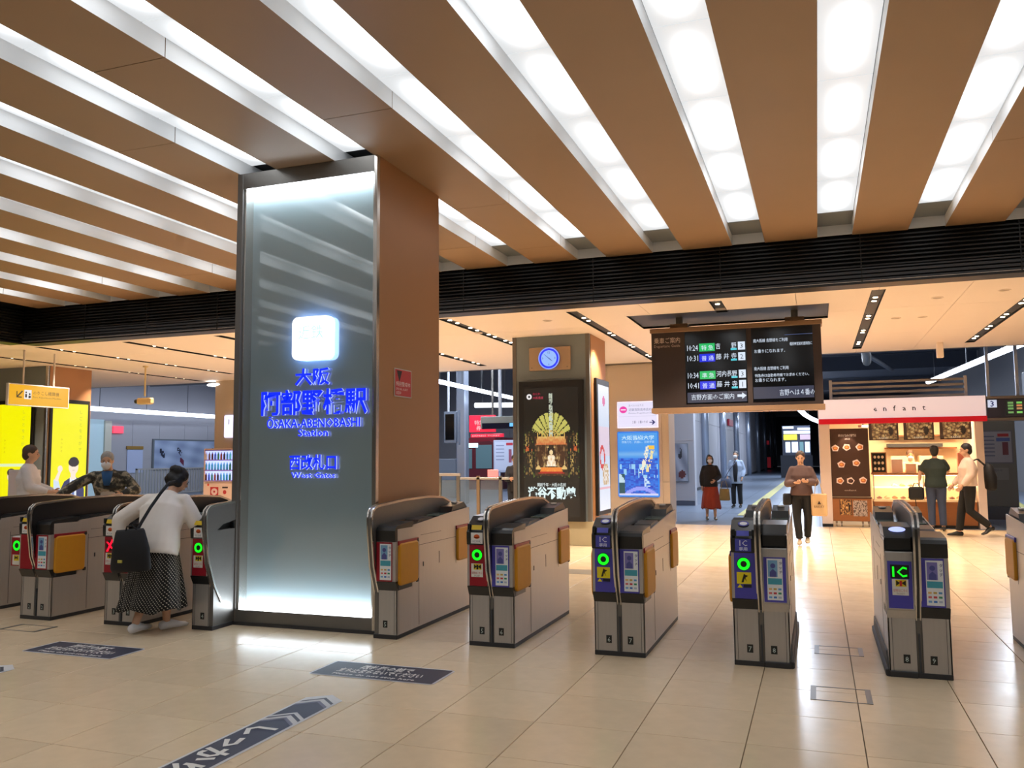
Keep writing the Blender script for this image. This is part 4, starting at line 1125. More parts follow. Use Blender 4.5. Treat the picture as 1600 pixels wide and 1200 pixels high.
def tower(u, v):
    x = u; y = v
    c_ = mixc((24, 120, 236), (70, 160, 240), y)
    if .60 < y < .72: c_ = mixc((120, 180, 236), (50, 140, 236), abs(y - .66) * 14)
    if y < .6: c_ = mixc((20, 60, 190), (40, 130, 240), rnd(int(u * 16), int(v * 44), 1))
    if .28 < y < .5 and rnd(int(u * 30), int(v * 12), 4) > .7: c_ = (150, 210, 245)
    ax = .62 + (y - .4) * .42
    if .36 < y < .8 and abs(x - ax + .02) < .05 and rnd(int(u * 40), int(v * 50), 5) > .3: c_ = (240, 236, 214)
    if .38 < y < .72 and abs(x - ax - .12) < .045 and rnd(int(u * 40), int(v * 40), 6) > .25: c_ = (244, 226, 160)
    if .74 < y < .8 and .78 < x < .93: c_ = (246, 196, 70)
    if .12 < y < .3 and abs(x - .72) < .08 and rnd(int(u * 30), int(v * 50), 7) > .4: c_ = (200, 230, 250)
    if x < .16 and y < .34: c_ = (30, 80, 90) if y < .2 or x > .05 + (.34 - y) else (190, 220, 236)
    d = math.hypot((x - .55) * .62, y + .22)
    if .3 < d < .36 or d < .25 and y < .08: c_ = (150, 160, 250)
    if y < .03: c_ = (210, 214, 250)
    return c_


up = thing('blue_poster', 'blue backlit poster of a tower over a city with white lettering on the beige wall', 'poster', (-3.91, 19.44, 0))
m = MB(); m.box(-.49, .48, -.05, 0, .6, 2.12, .03); m.build('case', mat('case_blue', (40, 120, 226), .4, emit=.4), up)
m = MB(); m.T = frame_T((0, -.052, 0)); m.paint(-.46, .45, .64, 2.08, 40, 64, tower); m.text('大阪芸術大学', 0, 1.93, .11, (210, 244, 255), .002, 'c', .76, .012); m.text('想像力を、武器に。芸術学部', 0, 1.85, .06, (200, 230, 250), .002, 'c', .76); m.build('print', prE, up)

# murals and small things on the long left platform wall
pc = thing('mural', 'grey picture with dark swirls on the grey wall left of the walkers', 'picture', (-4.5, 26.58, 0))
m = MB(); m.box(.1, .72, -.05, 0, .74, 1.93, .01); m.build('frame', mat('mural_frame', (96, 104, 112), .5), pc)


def swirl(u, v):
    c_ = mixc((112, 118, 134), (150, 158, 176), .5 + .5 * math.sin(u * 9 + v * 7))
    if math.hypot((u - .6), (v - .76) * .8) < .12 and math.hypot(u - .56, (v - .82) * .8) > .07: c_ = (40, 42, 52)
    if math.hypot(u - .15, v - .42) < .09: c_ = (52, 50, 58)
    if math.hypot((u - .68) * .8, (v - .18) * 1.5) < .16: c_ = (84, 40, 44)
    return c_


m = MB(); m.T = frame_T((0, -.051, 0)); m.paint(.12, .7, .76, 1.91, 20, 30, swirl); m.build('print', pr, pc)
o = MB().box(-4.62, -4.5, 26.4, 26.57, .75, 2.0, .02).build('wall_display', mat('display_navy', (44, 50, 84), .3)); tag(o, 'narrow dark display standing on the platform wall beside the beige wall', 'display')
o = MB().box(-5.06, -4.95, 52.5, 55, 3.35, 3.75, .01).build('red_sign', mat('red_sign', (130, 26, 46), .4, emit=.2)); tag(o, 'small dark red sign high on the long platform wall', 'sign')
for lab, y0_, z0_, hh in (('small red box low on the far platform wall', 92, .2, 1.1), ('tiny red lamp on a far column of the platform wall', 90, 2.6, .4)):
    o = MB().box(-5.04, -4.6, y0_, y0_ + .3, z0_, z0_ + hh, .01).build('fire_box', mat('fire_red', (190, 24, 44), .4, emit=.08)); tag(o, lab, 'fire box')
fe = thing('far_shopfront', 'bright far shopfront with a yellow sign at the end of the platform hall', 'shopfront', (-1.25, 60, 0))
MB().box(-.95, .85, 0, .1, 1.5, 3.5).build('back', mat('far_grey', (86, 92, 110), .5), fe)
for k, (a, b_, z0, z1, q) in enumerate(((-.9, -.2, 3.3, 3.45, 'w'), (.05, .85, 3.2, 3.35, 'w'), (-.85, .85, 2.95, 3.15, 'w'), (-.85, 0, 2.55, 2.9, 'y'), (.2, .85, 2.55, 2.9, 'p'), (-.75, -.45, 1.7, 2.4, 'w'), (-.35, .05, 1.7, 2.4, 'w'), (.15, .4, 1.7, 2.4, 'g'), (.5, .8, 1.7, 2.4, 'w'))):
    mm = {'w': mat('far_lit', (200, 215, 240), .4, emit=1.0), 'y': mat('far_yellow', (250, 230, 60), .4, emit=1.1), 'p': mat('far_pink', (200, 180, 200), .4, emit=.6), 'g': mat('far_green', (110, 150, 160), .4, emit=.5)}[q]
    MB().box(a, b_, -.05, 0, z0, z1).build('lit_panel', mm, fe)
MB().box(-1.1, .95, -.1, .1, 0, 1.5).build('counter', mat('far_dark2', (46, 50, 62), .5), fe)

# ================================================================ PASTRY KIOSK
KX, KY = 1.65, 19.5
kw = mat('kiosk_white', (222, 204, 196), .5); wood = mat('kiosk_wood', (150, 92, 48), .5, 0, .12, 6, stretch=(1, 1, 8)); warmw = mat('kiosk_cream', (244, 222, 184), .5); dbr = mat('kiosk_brown', (66, 40, 28), .4)
kr = mat('kiosk_red', (200, 10, 34), .35, emit=.15)
k_ = thing('bakery_kiosk', 'white and red bakery kiosk with a glowing warm counter, right of the hall', 'kiosk', (KX, KY, 0))
X = lambda a: a - KX
fz = MB(); fz.box(X(.06), X(3.29), 0, .12, 2.31, 2.73, .004); fz.build('fascia', mat('kiosk_fascia', (236, 226, 228), .4, emit=.22, ergb=(236, 232, 255)), k_)
m = MB(); m.box(X(.06), X(3.3), -.03, .12, 2.2, 2.31, .004); m.build('red_band', kr, k_)
for i, ch in enumerate('enfant'): m = MB(); m.T = frame_T((X(0), -.003, 0)); m.text(ch, 1.2 + i * .188, 2.46, .16, (40, 30, 30), 0, 'c', bold=.01); m.build('letter', pr, k_)
MB().box(X(.06), X(3.25), .12, 3.0, 2.6, 2.66).build('roof', dgrey, k_)
MB().box(X(.05), X(.27), 0, .5, .06, 2.2, .004).build('post', kw, k_); MB().box(X(.05), X(.27), .01, .49, 0, .06).build('post_foot', black, k_)
MB().box(X(3.07), X(3.22), 0, .6, .0, 2.2, .004).build('post', kw, k_)
MB().box(X(.05), X(.09), .5, 3.0, 0, 2.6).build('side_wall', kw, k_); MB().box(X(3.18), X(3.22), .6, 3.0, 0, 2.6).build('side_wall', kw, k_)
MB().box(X(.09), X(3.18), 2.3, 2.34, 0, 2.6).build('back_wall', warmw, k_)
for z in (1.66, 1.95): MB().box(X(1.5), X(3.0), 2.0, 2.3, z, z + .03).build('wall_shelf', wood, k_)
m = MB(); m.box(X(1.55), X(2.7), 1.9, 2.3, 1.7, 1.78); m.build('hood', dgrey, k_)
for x0_, x1_ in ((1.6, 2.1), (2.2, 2.7)): MB().box(X(x0_), X(x1_), 1.9, 2.29, .9, 1.5, .01).build('rear_unit', warmw, k_)


def grub(u, v):
    d_, _p = mn.voronoi(Vector((u * 7, v * 5, 2.2)))
    c_ = mixc((250, 206, 130), (90, 44, 18), d_[0] * 1.15 + .25 * mn.noise(Vector((u * 22, v * 18, 0))))
    if d_[1] - d_[0] < .07: c_ = (58, 30, 14)
    if math.hypot((u - .76) * 3.2, v - .5) < .26: c_ = (34, 20, 14)
    if u < .1 or u > .95: c_ = (64, 36, 22)
    return c_


for xa, xb in ((1.06, 1.64), (1.74, 2.32), (2.43, 3.02)):
    mb = thing('menu_board', 'brown picture board of golden pastries over the kiosk counter, %s' % {1.06: 'left one of three', 1.74: 'middle one of three', 2.43: 'right one of three'}[xa], 'menu board', (xa, KY + .1, 0), 0, 'menu boards over the kiosk counter')
    MB().box(0, xb - xa, 0, .03, 1.84, 2.22, .004).build('panel', dbr, mb)
    m = MB(); m.T = frame_T((0, -.002, 0)); m.paint(.01, xb - xa - .01, 1.86, 2.2, 44, 26, grub); m.text('BAKED', (xb - xa) / 2, 1.87, .05, (236, 214, 180), .002, 'c', .18); m.build('print', print_mat('print_menu', .5), mb)
    m = MB(); m.box(.05, .06, .01, .02, 2.22, 2.6); m.box(xb - xa - .06, xb - xa - .05, .01, .02, 2.22, 2.6); m.build('hanger', steel2, mb)
# big brown poster and cabinet
bpz = thing('pastry_poster', 'tall brown poster showing eight pastries at the left of the kiosk', 'poster', (.24, KY + .05, 0))
MB().box(0, .8, 0, .05, .64, 2.1, .004).build('panel', dbr, bpz)
m = MB(); m.T = frame_T((0, -.002, 0))
for (u, v) in ((.13, 1.68), (.36, 1.7), (.62, 1.7), (.24, 1.33), (.54, 1.36), (.2, .98), (.41, .98), (.66, .99)):
    a0 = rnd(u, v) * 3
    m.disc(u, v, .085, .08, (236, 214, 206), .0, 5, a0); m.disc(u + .005, v - .005, .055, .045, (196, 110, 60) if u != .41 else (60, 30, 24), .001, 7, a0); m.disc(u, v, .03, .02, (236, 170, 90) if u != .41 else (90, 50, 40), .002, 6)
m.text('焼きたてパイ専門店', .38, 1.93, .06, (240, 230, 226), .001, 'c', .36); m.text('SINCE', .38, 1.86, .04, (226, 214, 206), .001, 'c'); m.text('enfant', .4, .76, .05, (190, 176, 164), .001, 'c', .24)
m.build('print', pr, bpz)
cb = thing('wheeled_cabinet', 'low wooden cabinet on casters with two pictures below the brown pastry poster', 'cabinet', (.24, KY + .02, 0))
m = MB(); m.box(0, .81, 0, .42, .12, .6, .006); m.build('body', wood, cb)
m = MB(); m.box(-.01, .82, -.01, .43, .6, .63, .004); m.build('top', dbr, cb)
for x in (.1, .2, .62, .74):
    m = MB(); m.cyl((x - .012, .06, .045), .04, .024, 'x', 14); m.box(x - .02, x + .02, .03, .09, .07, .12); m.build('caster', mat('caster_grey', (150, 140, 130), .4), cb)
m = MB(); m.T = frame_T((0, -.002, 0)); m.paint(.17, .42, .25, .58, 14, 18, grub); m.paint(.44, .72, .23, .56, 16, 18, lambda u, v: (176, 160, 150) if rnd(int(u * 16), int(v * 18), 8) > .35 else (96, 80, 74), .0); m.build('pictures', pr, cb)
ez = thing('easel_board', 'small wooden framed black board with nine round buns on the kiosk counter', 'menu board', (1.08, KY + .12, 1.142))
m = MB(); m.box(0, .02, -.02, .01, 0, .44); m.box(.28, .3, -.02, .01, 0, .44); m.box(0, .3, -.02, .01, .42, .44); m.box(0, .3, -.02, .01, 0, .02); m.box(.14, .16, .01, .14, .0, .02); m.build('frame', wood, ez)
m = MB(); m.box(.02, .28, -.01, .005, .02, .42); m.build('board', blackm, ez)
m = MB(); m.T = frame_T((0, -.012, 0))
for i in range(3):
    for j in range(3): m.disc(.075 + i * .075, .09 + j * .125, .026, .032, (216, 190, 160), 0, 12)
m.build('print', pr, ez)
sc = thing('showcase', 'glass fronted pastry showcase on a wooden base, glowing warm', 'display case', (1.1, KY + .1, 0))
m = MB(); m.box(0, 1.95, 0, .6, .06, .54, .004); m.build('base', wood, sc); MB().box(.0, 1.95, .02, .6, 0, .06).build('kick', black, sc)
m = MB(); m.box(0, 1.95, 0, .6, .54, .58); m.build('floor_shelf', warmw, sc)
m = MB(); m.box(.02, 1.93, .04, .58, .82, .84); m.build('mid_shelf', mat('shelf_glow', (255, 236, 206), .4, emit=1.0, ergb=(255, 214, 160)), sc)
m = MB(); m.box(0, 1.95, .0, .6, 1.1, 1.14); m.build('top', wood, sc)
m = MB(); m.box(0, 1.95, .56, .6, .58, 1.1); m.build('back', mat('case_back', (255, 226, 184), .5, emit=.35, ergb=(255, 200, 130)), sc)
for x in (0, .96, 1.93): MB().box(x, x + .02, 0, .02, .58, 1.1).build('upright', steel, sc)
for a, b_ in ((.02, .96), (.98, 1.93)): MB().box(a, b_, .004, .01, .58, 1.1).build('glass_pane', mat('case_glass', (255, 255, 255), .05, alpha=.12), sc)
MB().box(.02, 1.93, .03, .06, 1.08, 1.1).build('case_lamp', mat('case_lamp', (255, 240, 214), .4, emit=5, ergb=(255, 214, 160)), sc)
past = [mat('pastry_gold', (226, 150, 60), .5), mat('pastry_brown', (160, 86, 36), .5), mat('pastry_cream', (246, 222, 170), .5)]
tray = mat('tray_white', (240, 232, 220), .4)
nrow = 0; where = ('upper shelf', 'lower shelf')
pp = None
for r_i, z in enumerate((.842, .582)):
    for q in range(12):
        if r_i == 0 and q < 2: continue
        x = .12 + q * .155
        for d_i, y in enumerate((.14, .34)):
            o = MB().loft([(x - .05, y, z + .025), (x - .03, y, z + .032), (x, y - .01, z + .04), (x + .03, y, z + .032), (x + .05, y, z + .025)], [.012, .03, .038, .03, .012], [.012, .02, .03, .02, .012], 8, (0, 1, 0)).build('pastry', past[(q * 7 + r_i + d_i) % 3], None, True)
            o.location = (1.1, KY + .1, 0)
            tag(o, 'golden pastry on the %s of the glowing kiosk showcase' % where[r_i], 'pastry', 'pastries on the %s of the showcase' % where[r_i])
for i, (x, ww, hh, lab, cc_) in enumerate(((1.5, .22, .3, 'white box standing on the kiosk counter behind the showcase, left', (236, 216, 204)), (1.78, .2, .2, 'pale box on the kiosk counter, middle', (230, 206, 184)), (2.02, .2, .17, 'dark till screen on the kiosk counter', (60, 62, 70)), (2.78, .12, .42, 'reddish stand of small packs on the kiosk counter, right', (196, 120, 100)))):
    o = MB().box(x, x + ww, KY + .4, KY + .55, 1.141, 1.141 + hh, .008).build('counter_box' if i != 2 else 'till_screen', mat('cbox%d' % i, cc_, .5)); tag(o, lab, 'box' if i != 2 else 'screen')
ksp = thing('kiosk_spotlight', 'small white track spotlight above the brown pastry poster', 'lamp', (.95, KY + .15, 2.12))
m = MB(); m.box(-.1, .06, -.03, .03, .0, .05, .01); m.build('head', mat('spot_head', (230, 220, 200), .4), ksp); MB().box(-.02, .1, -.034, -.03, .01, .045).build('lens', lampw, ksp); MB().box(-.01, .01, -.01, .01, .05, .45).build('stem', steel2, ksp)
# slatted screen on the kiosk roof
sl = thing('slatted_screen', 'grey screen of horizontal slats on the kiosk roof', 'screen', (.3, KY + .2, 2.67))
for k in range(4): MB().box(0, 2.7, 0, .03, .08 + k * .11, .13 + k * .11).build('slat', mat('slat_grey', (126, 122, 120), .5), sl)
for x in (0, 2.64): MB().box(x, x + .06, -.02, .04, 0, .5).build('upright', mat('slat_post', (150, 146, 146), .5), sl)

# platform 3 board and things under it
b3 = thing('platform_board', 'dark blue hanging board with a white number 3 and green departure lines', 'departure board', (4.7, 20, 0))
m = MB(); m.box(-1.32, 1.6, 0, .3, 2.28, 2.68, .006); m.build('case', mat('board_navy', (44, 50, 70), .4), b3)
m = MB(); m.box(-1.34, 1.6, -.03, .33, 2.68, 2.74, .004); m.box(-1.34, 1.6, -.03, .33, 2.22, 2.28, .004); m.build('rail', steel2, b3)
for x in (-1.24, -.7, .9): MB().box(x - .03, x + .03, .12, .18, 2.74, 6.6).build('hanger', pil, b3)
m = MB(); m.T = frame_T((0, -.003, 0)); m.rect(-1.29, -1.12, 2.5, 2.66, (206, 212, 232)); m.text('3', -1.205, 2.52, .17, (30, 36, 90), .001, 'c', bold=.02); m.rect(-.97, 1.5, 2.33, 2.64, (24, 26, 24), 0)
for i, (c_, z) in enumerate((((120, 200, 90), 2.57), ((200, 130, 80), 2.51), ((190, 140, 90), 2.45), ((130, 210, 100), 2.37))):
    for q in range(9): m.rect(-.92 + q * .16, -.82 + q * .16, z, z + .04, c_ if q % 3 else (110, 160, 90), .001)
m.build('lettering', prE, b3)
bt = thing('ticket_booth', 'pale grey booth with a framed white notice under the platform 3 board', 'booth', (3.95, 22.5, 0))
m = MB(); m.box(-.42, .42, 0, 2.4, .3, 2.35, .01); m.build('body', mat('booth_grey', (128, 138, 138), .5), bt); MB().box(-.44, .44, -.02, 2.4, 0, .3).build('base', mat('booth_base', (96, 106, 118), .5), bt)
MB().box(-.5, .5, -.05, .05, 2.35, 2.5).build('header', black, bt)
m = MB(); m.T = frame_T((0, -.003, 0)); m.rect(-.36, .36, 1.3, 2.08, (120, 130, 150)); m.rect(-.33, .33, 1.33, 2.05, (176, 188, 208), .001); m.rect(.05, .28, 1.93, 2.0, (190, 70, 80), .002); m.rect(.02, .3, 1.82, 1.9, (90, 120, 200), .002); m.rect(.14, .26, 1.5, 1.8, (120, 70, 90), .002)
for q in range(6): m.rect(-.28, -.02, 1.92 - q * .09, 1.95 - q * .09, (120, 134, 170), .002)
m.rect(-.22, .24, .92, 1.2, (146, 156, 164), .001); m.text('お知らせ', 0, 1.12, .06, (90, 100, 120), .002, 'c'); m.build('notices', pr, bt)
o = MB().box(4.55, 4.85, 22, 22.4, 0, 3.4, .01).build('blue_post', mat('post_blue', (58, 68, 92), .4)); tag(o, 'dark blue post at the right edge of the photo beyond the kiosk', 'post')
# pipes and ducts in the dark platform ceiling
for i, (pts, r_, lab) in enumerate((([(0.6, 26, 5.0), (3.2, 40, 5.2)], .09, 'thin dark pipe running under the platform ceiling above the kiosk'), ([(1.2, 24, 4.6), (1.2, 25, 4.9), (1.5, 27, 4.5), (1.5, 27.2, 4.3), (1.5, 27.6, 4.5), (1.5, 28.2, 6.58)], .12, 'bent silver duct hanging under the platform ceiling above the kiosk'), ([(7.4, 30, 5.4), (-4.5, 30, 5.4)], .14, 'dark cross pipe under the platform ceiling'), ([(-28.02, 27.2, 5.4), (-15.2, 27.2, 5.2)], .1, 'dark cross pipe over the left platform hall'), ([(-28.02, 29.8, 4.9), (-15.8, 29.8, 4.7)], .07, 'thinner lower dark pipe over the left platform hall'))):
    o = MB().tube(pts, r_, 10).build('pipe', steel2 if i == 1 else mat('pipe_dark', (84, 88, 96), .5), None, True); tag(o, lab, 'pipe')
for i, y in enumerate((24, 34, 46, 60)):
    o = MB().box(-4.9, 7.5, y, y + .35, 5.8, 6.55).build('beam', mat('beam_dark', (70, 74, 84), .6), bpy.data.objects['ceiling_platform'])
o = MB().box(2.28, 2.4, 18.2, 18.32, 3.42, ZB, .01).build('ceiling_speaker', cream); tag(o, 'small cream speaker hanging from the rear ceiling edge above the kiosk', 'speaker')

# ================================================================ FLOOR STICKERS
navy = (56, 60, 78)


def floor_mat(name, label, x0, x1, y0, y1, lines):
    t = thing(name, label, 'floor sticker', ((x0 + x1) / 2, (y0 + y1) / 2, .001), 0, 'dark floor notices'); a, b_ = (x1 - x0) / 2, (y1 - y0) / 2
    m = MB(); m.poly([(-a + .03, -b_), (a - .03, -b_), (a, -b_ + .03), (a, b_ - .03), (a - .03, b_), (-a + .03, b_), (-a, b_ - .03), (-a, -b_ + .03)], (206, 206, 208), .001); m.rect(-a + .018, a - .018, -b_ + .018, b_ - .018, navy, .002)
    for s_, y, sz, wd in lines: m.text(s_, 0, y, sz, (226, 224, 220), .003, 'c', wd, .03)
    o = m.build('print', pr, t)


Lns = [('改札機の前で', .045, .11, .42), ('立ち止まらないでください', -.07, .11, .68), ('Please do not stop here', -.15, .055, .66)]
floor_mat('floor_notice', 'dark rectangular floor notice in front of the main pillar and the gates to its right', -3.53, -2.53, 5.35, 5.76, Lns)
floor_mat('floor_notice', 'dark rectangular floor notice before the stooping woman, left of the main pillar', -6.2, -5.25, 5.24, 5.63, Lns)


def arrow_strip(label, x0, x1, y0, y1, name='floor_arrow'):
    t = thing(name, label, 'floor sticker', ((x0 + x1) / 2, y1, .001), 0); a = (x1 - x0) / 2; L = y1 - y0
    m = MB(); W = (206, 206, 206); m.poly([(-a, -L), (a, -L), (a, -.1), (0, 0), (-a, -.1)], W, .001)
    m.poly([(-a + .02, -L), (a - .02, -L), (a - .02, -.62), (0, -.52), (-a + .02, -.62)], navy, .002)
    m.poly([(-a + .02, -.5), (0, -.4), (a - .02, -.5), (a - .02, -.26), (0, -.16), (-a + .02, -.26)], navy, .002)
    for q, c_ in ((.0, (110, 112, 130)), (.045, W), (.075, (60, 62, 76)), (.105, W)):
        for base in (-.26, -.62):
            y = base + q + (.0); m.poly([(-a + .02, y - .02), (0, y + .08), (a - .02, y - .02), (a - .02, y + .01), (0, y + .11), (-a + .02, y + .01)], c_, .003)
    for i, ch in enumerate('しっかりタッチ'):
        yy = -.78 - i * .2
        if yy > -L:
            keep = m.T.copy(); m.T = Matrix.Translation((0, yy, 0)) @ Matrix.Rotation(-PI / 2, 4, 'Z'); m.text(ch, 0, -.08, .2, (224, 222, 216), .004, 'c', bold=.035); m.T = keep
    m.build('print', pr, t)


arrow_strip('long dark arrow strip on the floor pointing to the gates, at the bottom centre', -3.19, -2.92, 3.2, 4.93)
arrow_strip('white and dark arrow strip end on the floor at the left edge of the photo', -5.98, -5.7, 3.2, 4.88)
o = MB().box(-3.6, -2.4, 10.9, 11.35, .0005, .002).build('floor_marking', mat('marking_grey', (130, 120, 104), .5)); tag(o, 'faint grey printed floor marking behind the gate numbered 6 and 7', 'floor sticker')

wp = thing('counter_screen', 'pale screen standing behind the gates at the left photo edge', 'screen', (-11.45, 9.6, 0))
m = MB(); m.box(-.3, .32, 0, .05, .05, 1.42, .01); m.build('panel', mat('screen_pale', (222, 212, 208), .5), wp); m = MB(); m.box(-.3, .32, -.1, .15, 0, .05, .01); m.build('foot', steel2, wp)

# ================================================================ PEOPLE
SK = (206, 160, 130)


def V(*a): return Vector(a)


def remesh(o, vox, it=3):
    md = o.modifiers.new('remesh', 'REMESH'); md.mode = 'VOXEL'; md.voxel_size = vox; md.use_smooth_shade = True
    if it:
        sm = o.modifiers.new('smooth', 'SMOOTH'); sm.factor = .5; sm.iterations = it
    return o


BASE = dict(pel=(0, 0, .92), waist=(0, 0, 1.06), chest=(0, .01, 1.24), neck=(0, .012, 1.42), head=(0, -.012, 1.565),
            shR=(-.15, .01, 1.355), elR=(-.215, .03, 1.11), wrR=(-.215, -.03, .87), shL=(.15, .01, 1.355), elL=(.215, .03, 1.11), wrL=(.215, -.03, .87),
            hiR=(-.088, 0, .9), knR=(-.095, -.02, .49), anR=(-.1, .02, .085), hiL=(.088, 0, .9), knL=(.095, -.02, .49), anL=(.1, .02, .085), toeR=(-.11, -.13, .03), toeL=(.11, -.13, .03),
            yaw=0, pitch=0, roll=0)


def hand(m, wr, el, side, k=1., curl=.5, palm=None):
    """palm, four fingers and a thumb; wr wrist, el elbow"""
    wr, el = V(*wr), V(*el); d = (wr - el).normalized()
    n = V(*palm) if palm else V(-side, 0, 0) * 1.0
    n = (n - d * n.dot(d)).normalized(); s = d.cross(n).normalized()   # s: across the palm
    m.loft([wr - d * .02, wr + d * .02, wr + d * .055, wr + d * .085], [.024 * k, .032 * k, .04 * k, .036 * k], [.02 * k, .016 * k, .016 * k, .013 * k], 10, tuple(s))
    root = wr + d * .078
    for i, (off, L) in enumerate(((-.028, .062), (-.01, .072), (.009, .068), (.026, .052))):
        p0 = root + s * off * k; a = curl * .6; p1 = p0 + (d * math.cos(a) + n * math.sin(a)) * L * .45 * k
        b = curl * 1.5; p2 = p1 + (d * math.cos(b) + n * math.sin(b)) * L * .32 * k; c_ = curl * 2.2; p3 = p2 + (d * math.cos(c_) + n * math.sin(c_)) * L * .25 * k
        m.tube([p0 - d * .015, p0, p1, p2, p3], [.0095 * k, .0095 * k, .009 * k, .008 * k, .0065 * k], 7)
    t0 = wr + d * .025 - s * .028 * k; t1 = t0 + (d * .6 - s * .7 + n * .2).normalized() * .035; t2 = t1 + (d * .9 - s * .1 + n * .4).normalized() * .03
    m.tube([wr + d * .012 - s * .01, t0, t1, t2], [.013 * k, .0125 * k, .011 * k, .008 * k], 7)


def person(name, label, loc, rz, J=None, h=1.68, top=None, bot=None, hair=None, shoes=(30, 30, 32), skin=SK, girth=1., mask=False, vox=.012, extra=None, cap=None):
    j = dict(BASE); j.update(J or {}); t = thing(name, label, 'person', loc, rz); t.scale = (h / 1.68,) * 3
    P_ = {k: (V(*v) if isinstance(v, tuple) else v) for k, v in j.items()}
    g = girth; skm = mat('skin_%d' % skin[0], skin, .5)
    spine = [P_['pel'] - V(0, 0, .06), P_['pel'], P_['waist'], P_['chest'], P_['neck'] - (P_['neck'] - P_['chest']) * .18, P_['neck'] + (P_['head'] - P_['neck']) * .05]
    sd = (P_['shL'] - P_['shR']).normalized()
    m = MB()
    m.loft(spine, [.12 * g, .155 * g, .125 * g, .158 * g, .12 * g, .055], [.09 * g, .108 * g, .09 * g, .105 * g, .075 * g, .05], 16, tuple(sd))
    m.tube([P_['neck'] - (P_['head'] - P_['neck']) * .2, P_['neck'], P_['head']], [.06, .052, .05], 12)
    R3 = (Matrix.Rotation(math.radians(j['yaw']), 3, 'Z') @ Matrix.Rotation(math.radians(j['pitch']), 3, 'X') @ Matrix.Rotation(math.radians(j['roll']), 3, 'Y'))
    H = P_['head']; hd = lambda x, y, z: H + R3 @ V(x, y, z)
    m.ball(H + R3 @ V(0, .008, .028), .073, .092, .088, 16, 12, R3)
    m.ball(H + R3 @ V(0, -.018, -.035), .056, .068, .078, 14, 10, R3)
    m.loft([hd(0, -.088, .022), hd(0, -.104, -.012), hd(0, -.094, -.026)], [.008, .014, .012], None, 8)
    for s in (-1, 1): m.ball(hd(s * .075, .008, 0), .009, .02, .03, 8, 6, R3)
    m.ball(hd(0, -.083, -.052), .02, .012, .009, 8, 6, R3)
    for s, a in ((-1, 'R'), (1, 'L')):
        sh, el, wr = P_['sh' + a], P_['el' + a], P_['wr' + a]
        cb_ = P_['neck'].lerp(P_['chest'], .35); m.tube([cb_, sh], [.055, .048 * g], 10); m.ball(sh, .05 * g, n=12, m=8)
        m.tube([sh, sh.lerp(el, .5), el], [.05 * g, .045 * g, .037], 10); m.ball(el, .037, n=10, m=8); m.tube([el, el.lerp(wr, .35), wr], [.037, .038, .024], 10)
        hi, kn, an, toe = P_['hi' + a], P_['kn' + a], P_['an' + a], P_['toe' + a]
        m.tube([hi + V(0, 0, .04), hi.lerp(kn, .15), hi.lerp(kn, .5), kn, kn.lerp(an, .3), kn.lerp(an, .7), an], [.085 * g, .086 * g, .07 * g, .052, .055, .04, .034], 12)
        m.loft([an + (an - toe).normalized() * .03 - V(0, 0, .02), an - V(0, 0, .03), an.lerp(toe, .5) - V(0, 0, .005), toe], [.028, .034, .038, .03], [.03, .04, .028, .018], 10, (1, 0, 0))
    body = m.build('body', skm, t, True); remesh(body, vox, 2)
    for s, a in ((-1, 'R'), (1, 'L')):
        hm = MB(); hand(hm, P_['wr' + a], P_['el' + a], s, 1., j.get('curl' + a, .5), j.get('palm' + a)); hm.build('hand', skm, t, True)
    # face
    fm = MB()
    for s in (-1, 1): fm.ball(hd(s * .03, -.083, .008), .011, .006, .006, 8, 6, R3)
    fm.build('eyes', mat('eye_dark', (30, 24, 22), .3), t)
    bm_ = MB()
    for s in (-1, 1): bm_.tube([hd(s * .016, -.089, .027), hd(s * .03, -.088, .032), hd(s * .045, -.08, .027)], .0035, 5)
    bm_.build('eyebrows', mat('brow', (40, 32, 28), .6), t)
    if mask:
        mm = MB(); mm.loft([hd(0, -.072, .0), hd(0, -.086, -.02), hd(0, -.084, -.055), hd(0, -.06, -.09)], [.035, .062, .058, .03], [.018, .032, .03, .02], 12, tuple(R3 @ V(1, 0, 0)))
        mm.build('face_mask', mat('mask_white', (222, 222, 226), .7), t, True)
    else:
        MB().ball(hd(0, -.092, -.052), .018, .005, .005, 8, 6, R3).build('mouth', mat('lips', (150, 84, 76), .5), t)
    # hair
    hc, hs = hair or ((30, 26, 26), 'short'); hr = mat('hair_%d_%d' % hc[:2], hc, .6, noise=.3, nscale=60)
    m = MB(); m.ball(hd(0, .022, .042), .084, .098, .092, 16, 10, R3)
    m.ball(hd(0, .045, -.01), .072, .068, .085, 14, 8, R3)
    if hs == 'bob':
        m.ball(hd(0, .03, -.03), .09, .085, .11, 14, 8, R3)
        for s in (-1, 1): m.ball(hd(s * .07, .0, -.03), .03, .055, .09, 10, 8, R3)
    if hs == 'puffy':
        for q in range(22):
            a = q * 2.4; m.ball(hd(.062 * math.cos(a), .035 + .062 * math.sin(a), .02 + .06 * math.sin(q * 1.3)), .036 + .01 * rnd(q, 2), None, None, 8, 6)
    if hs == 'bun': m.ball(hd(0, .1, .09), .045, None, None, 10, 8)
    ho = m.build('hair', hr, t, True); remesh(ho, .01, 2)
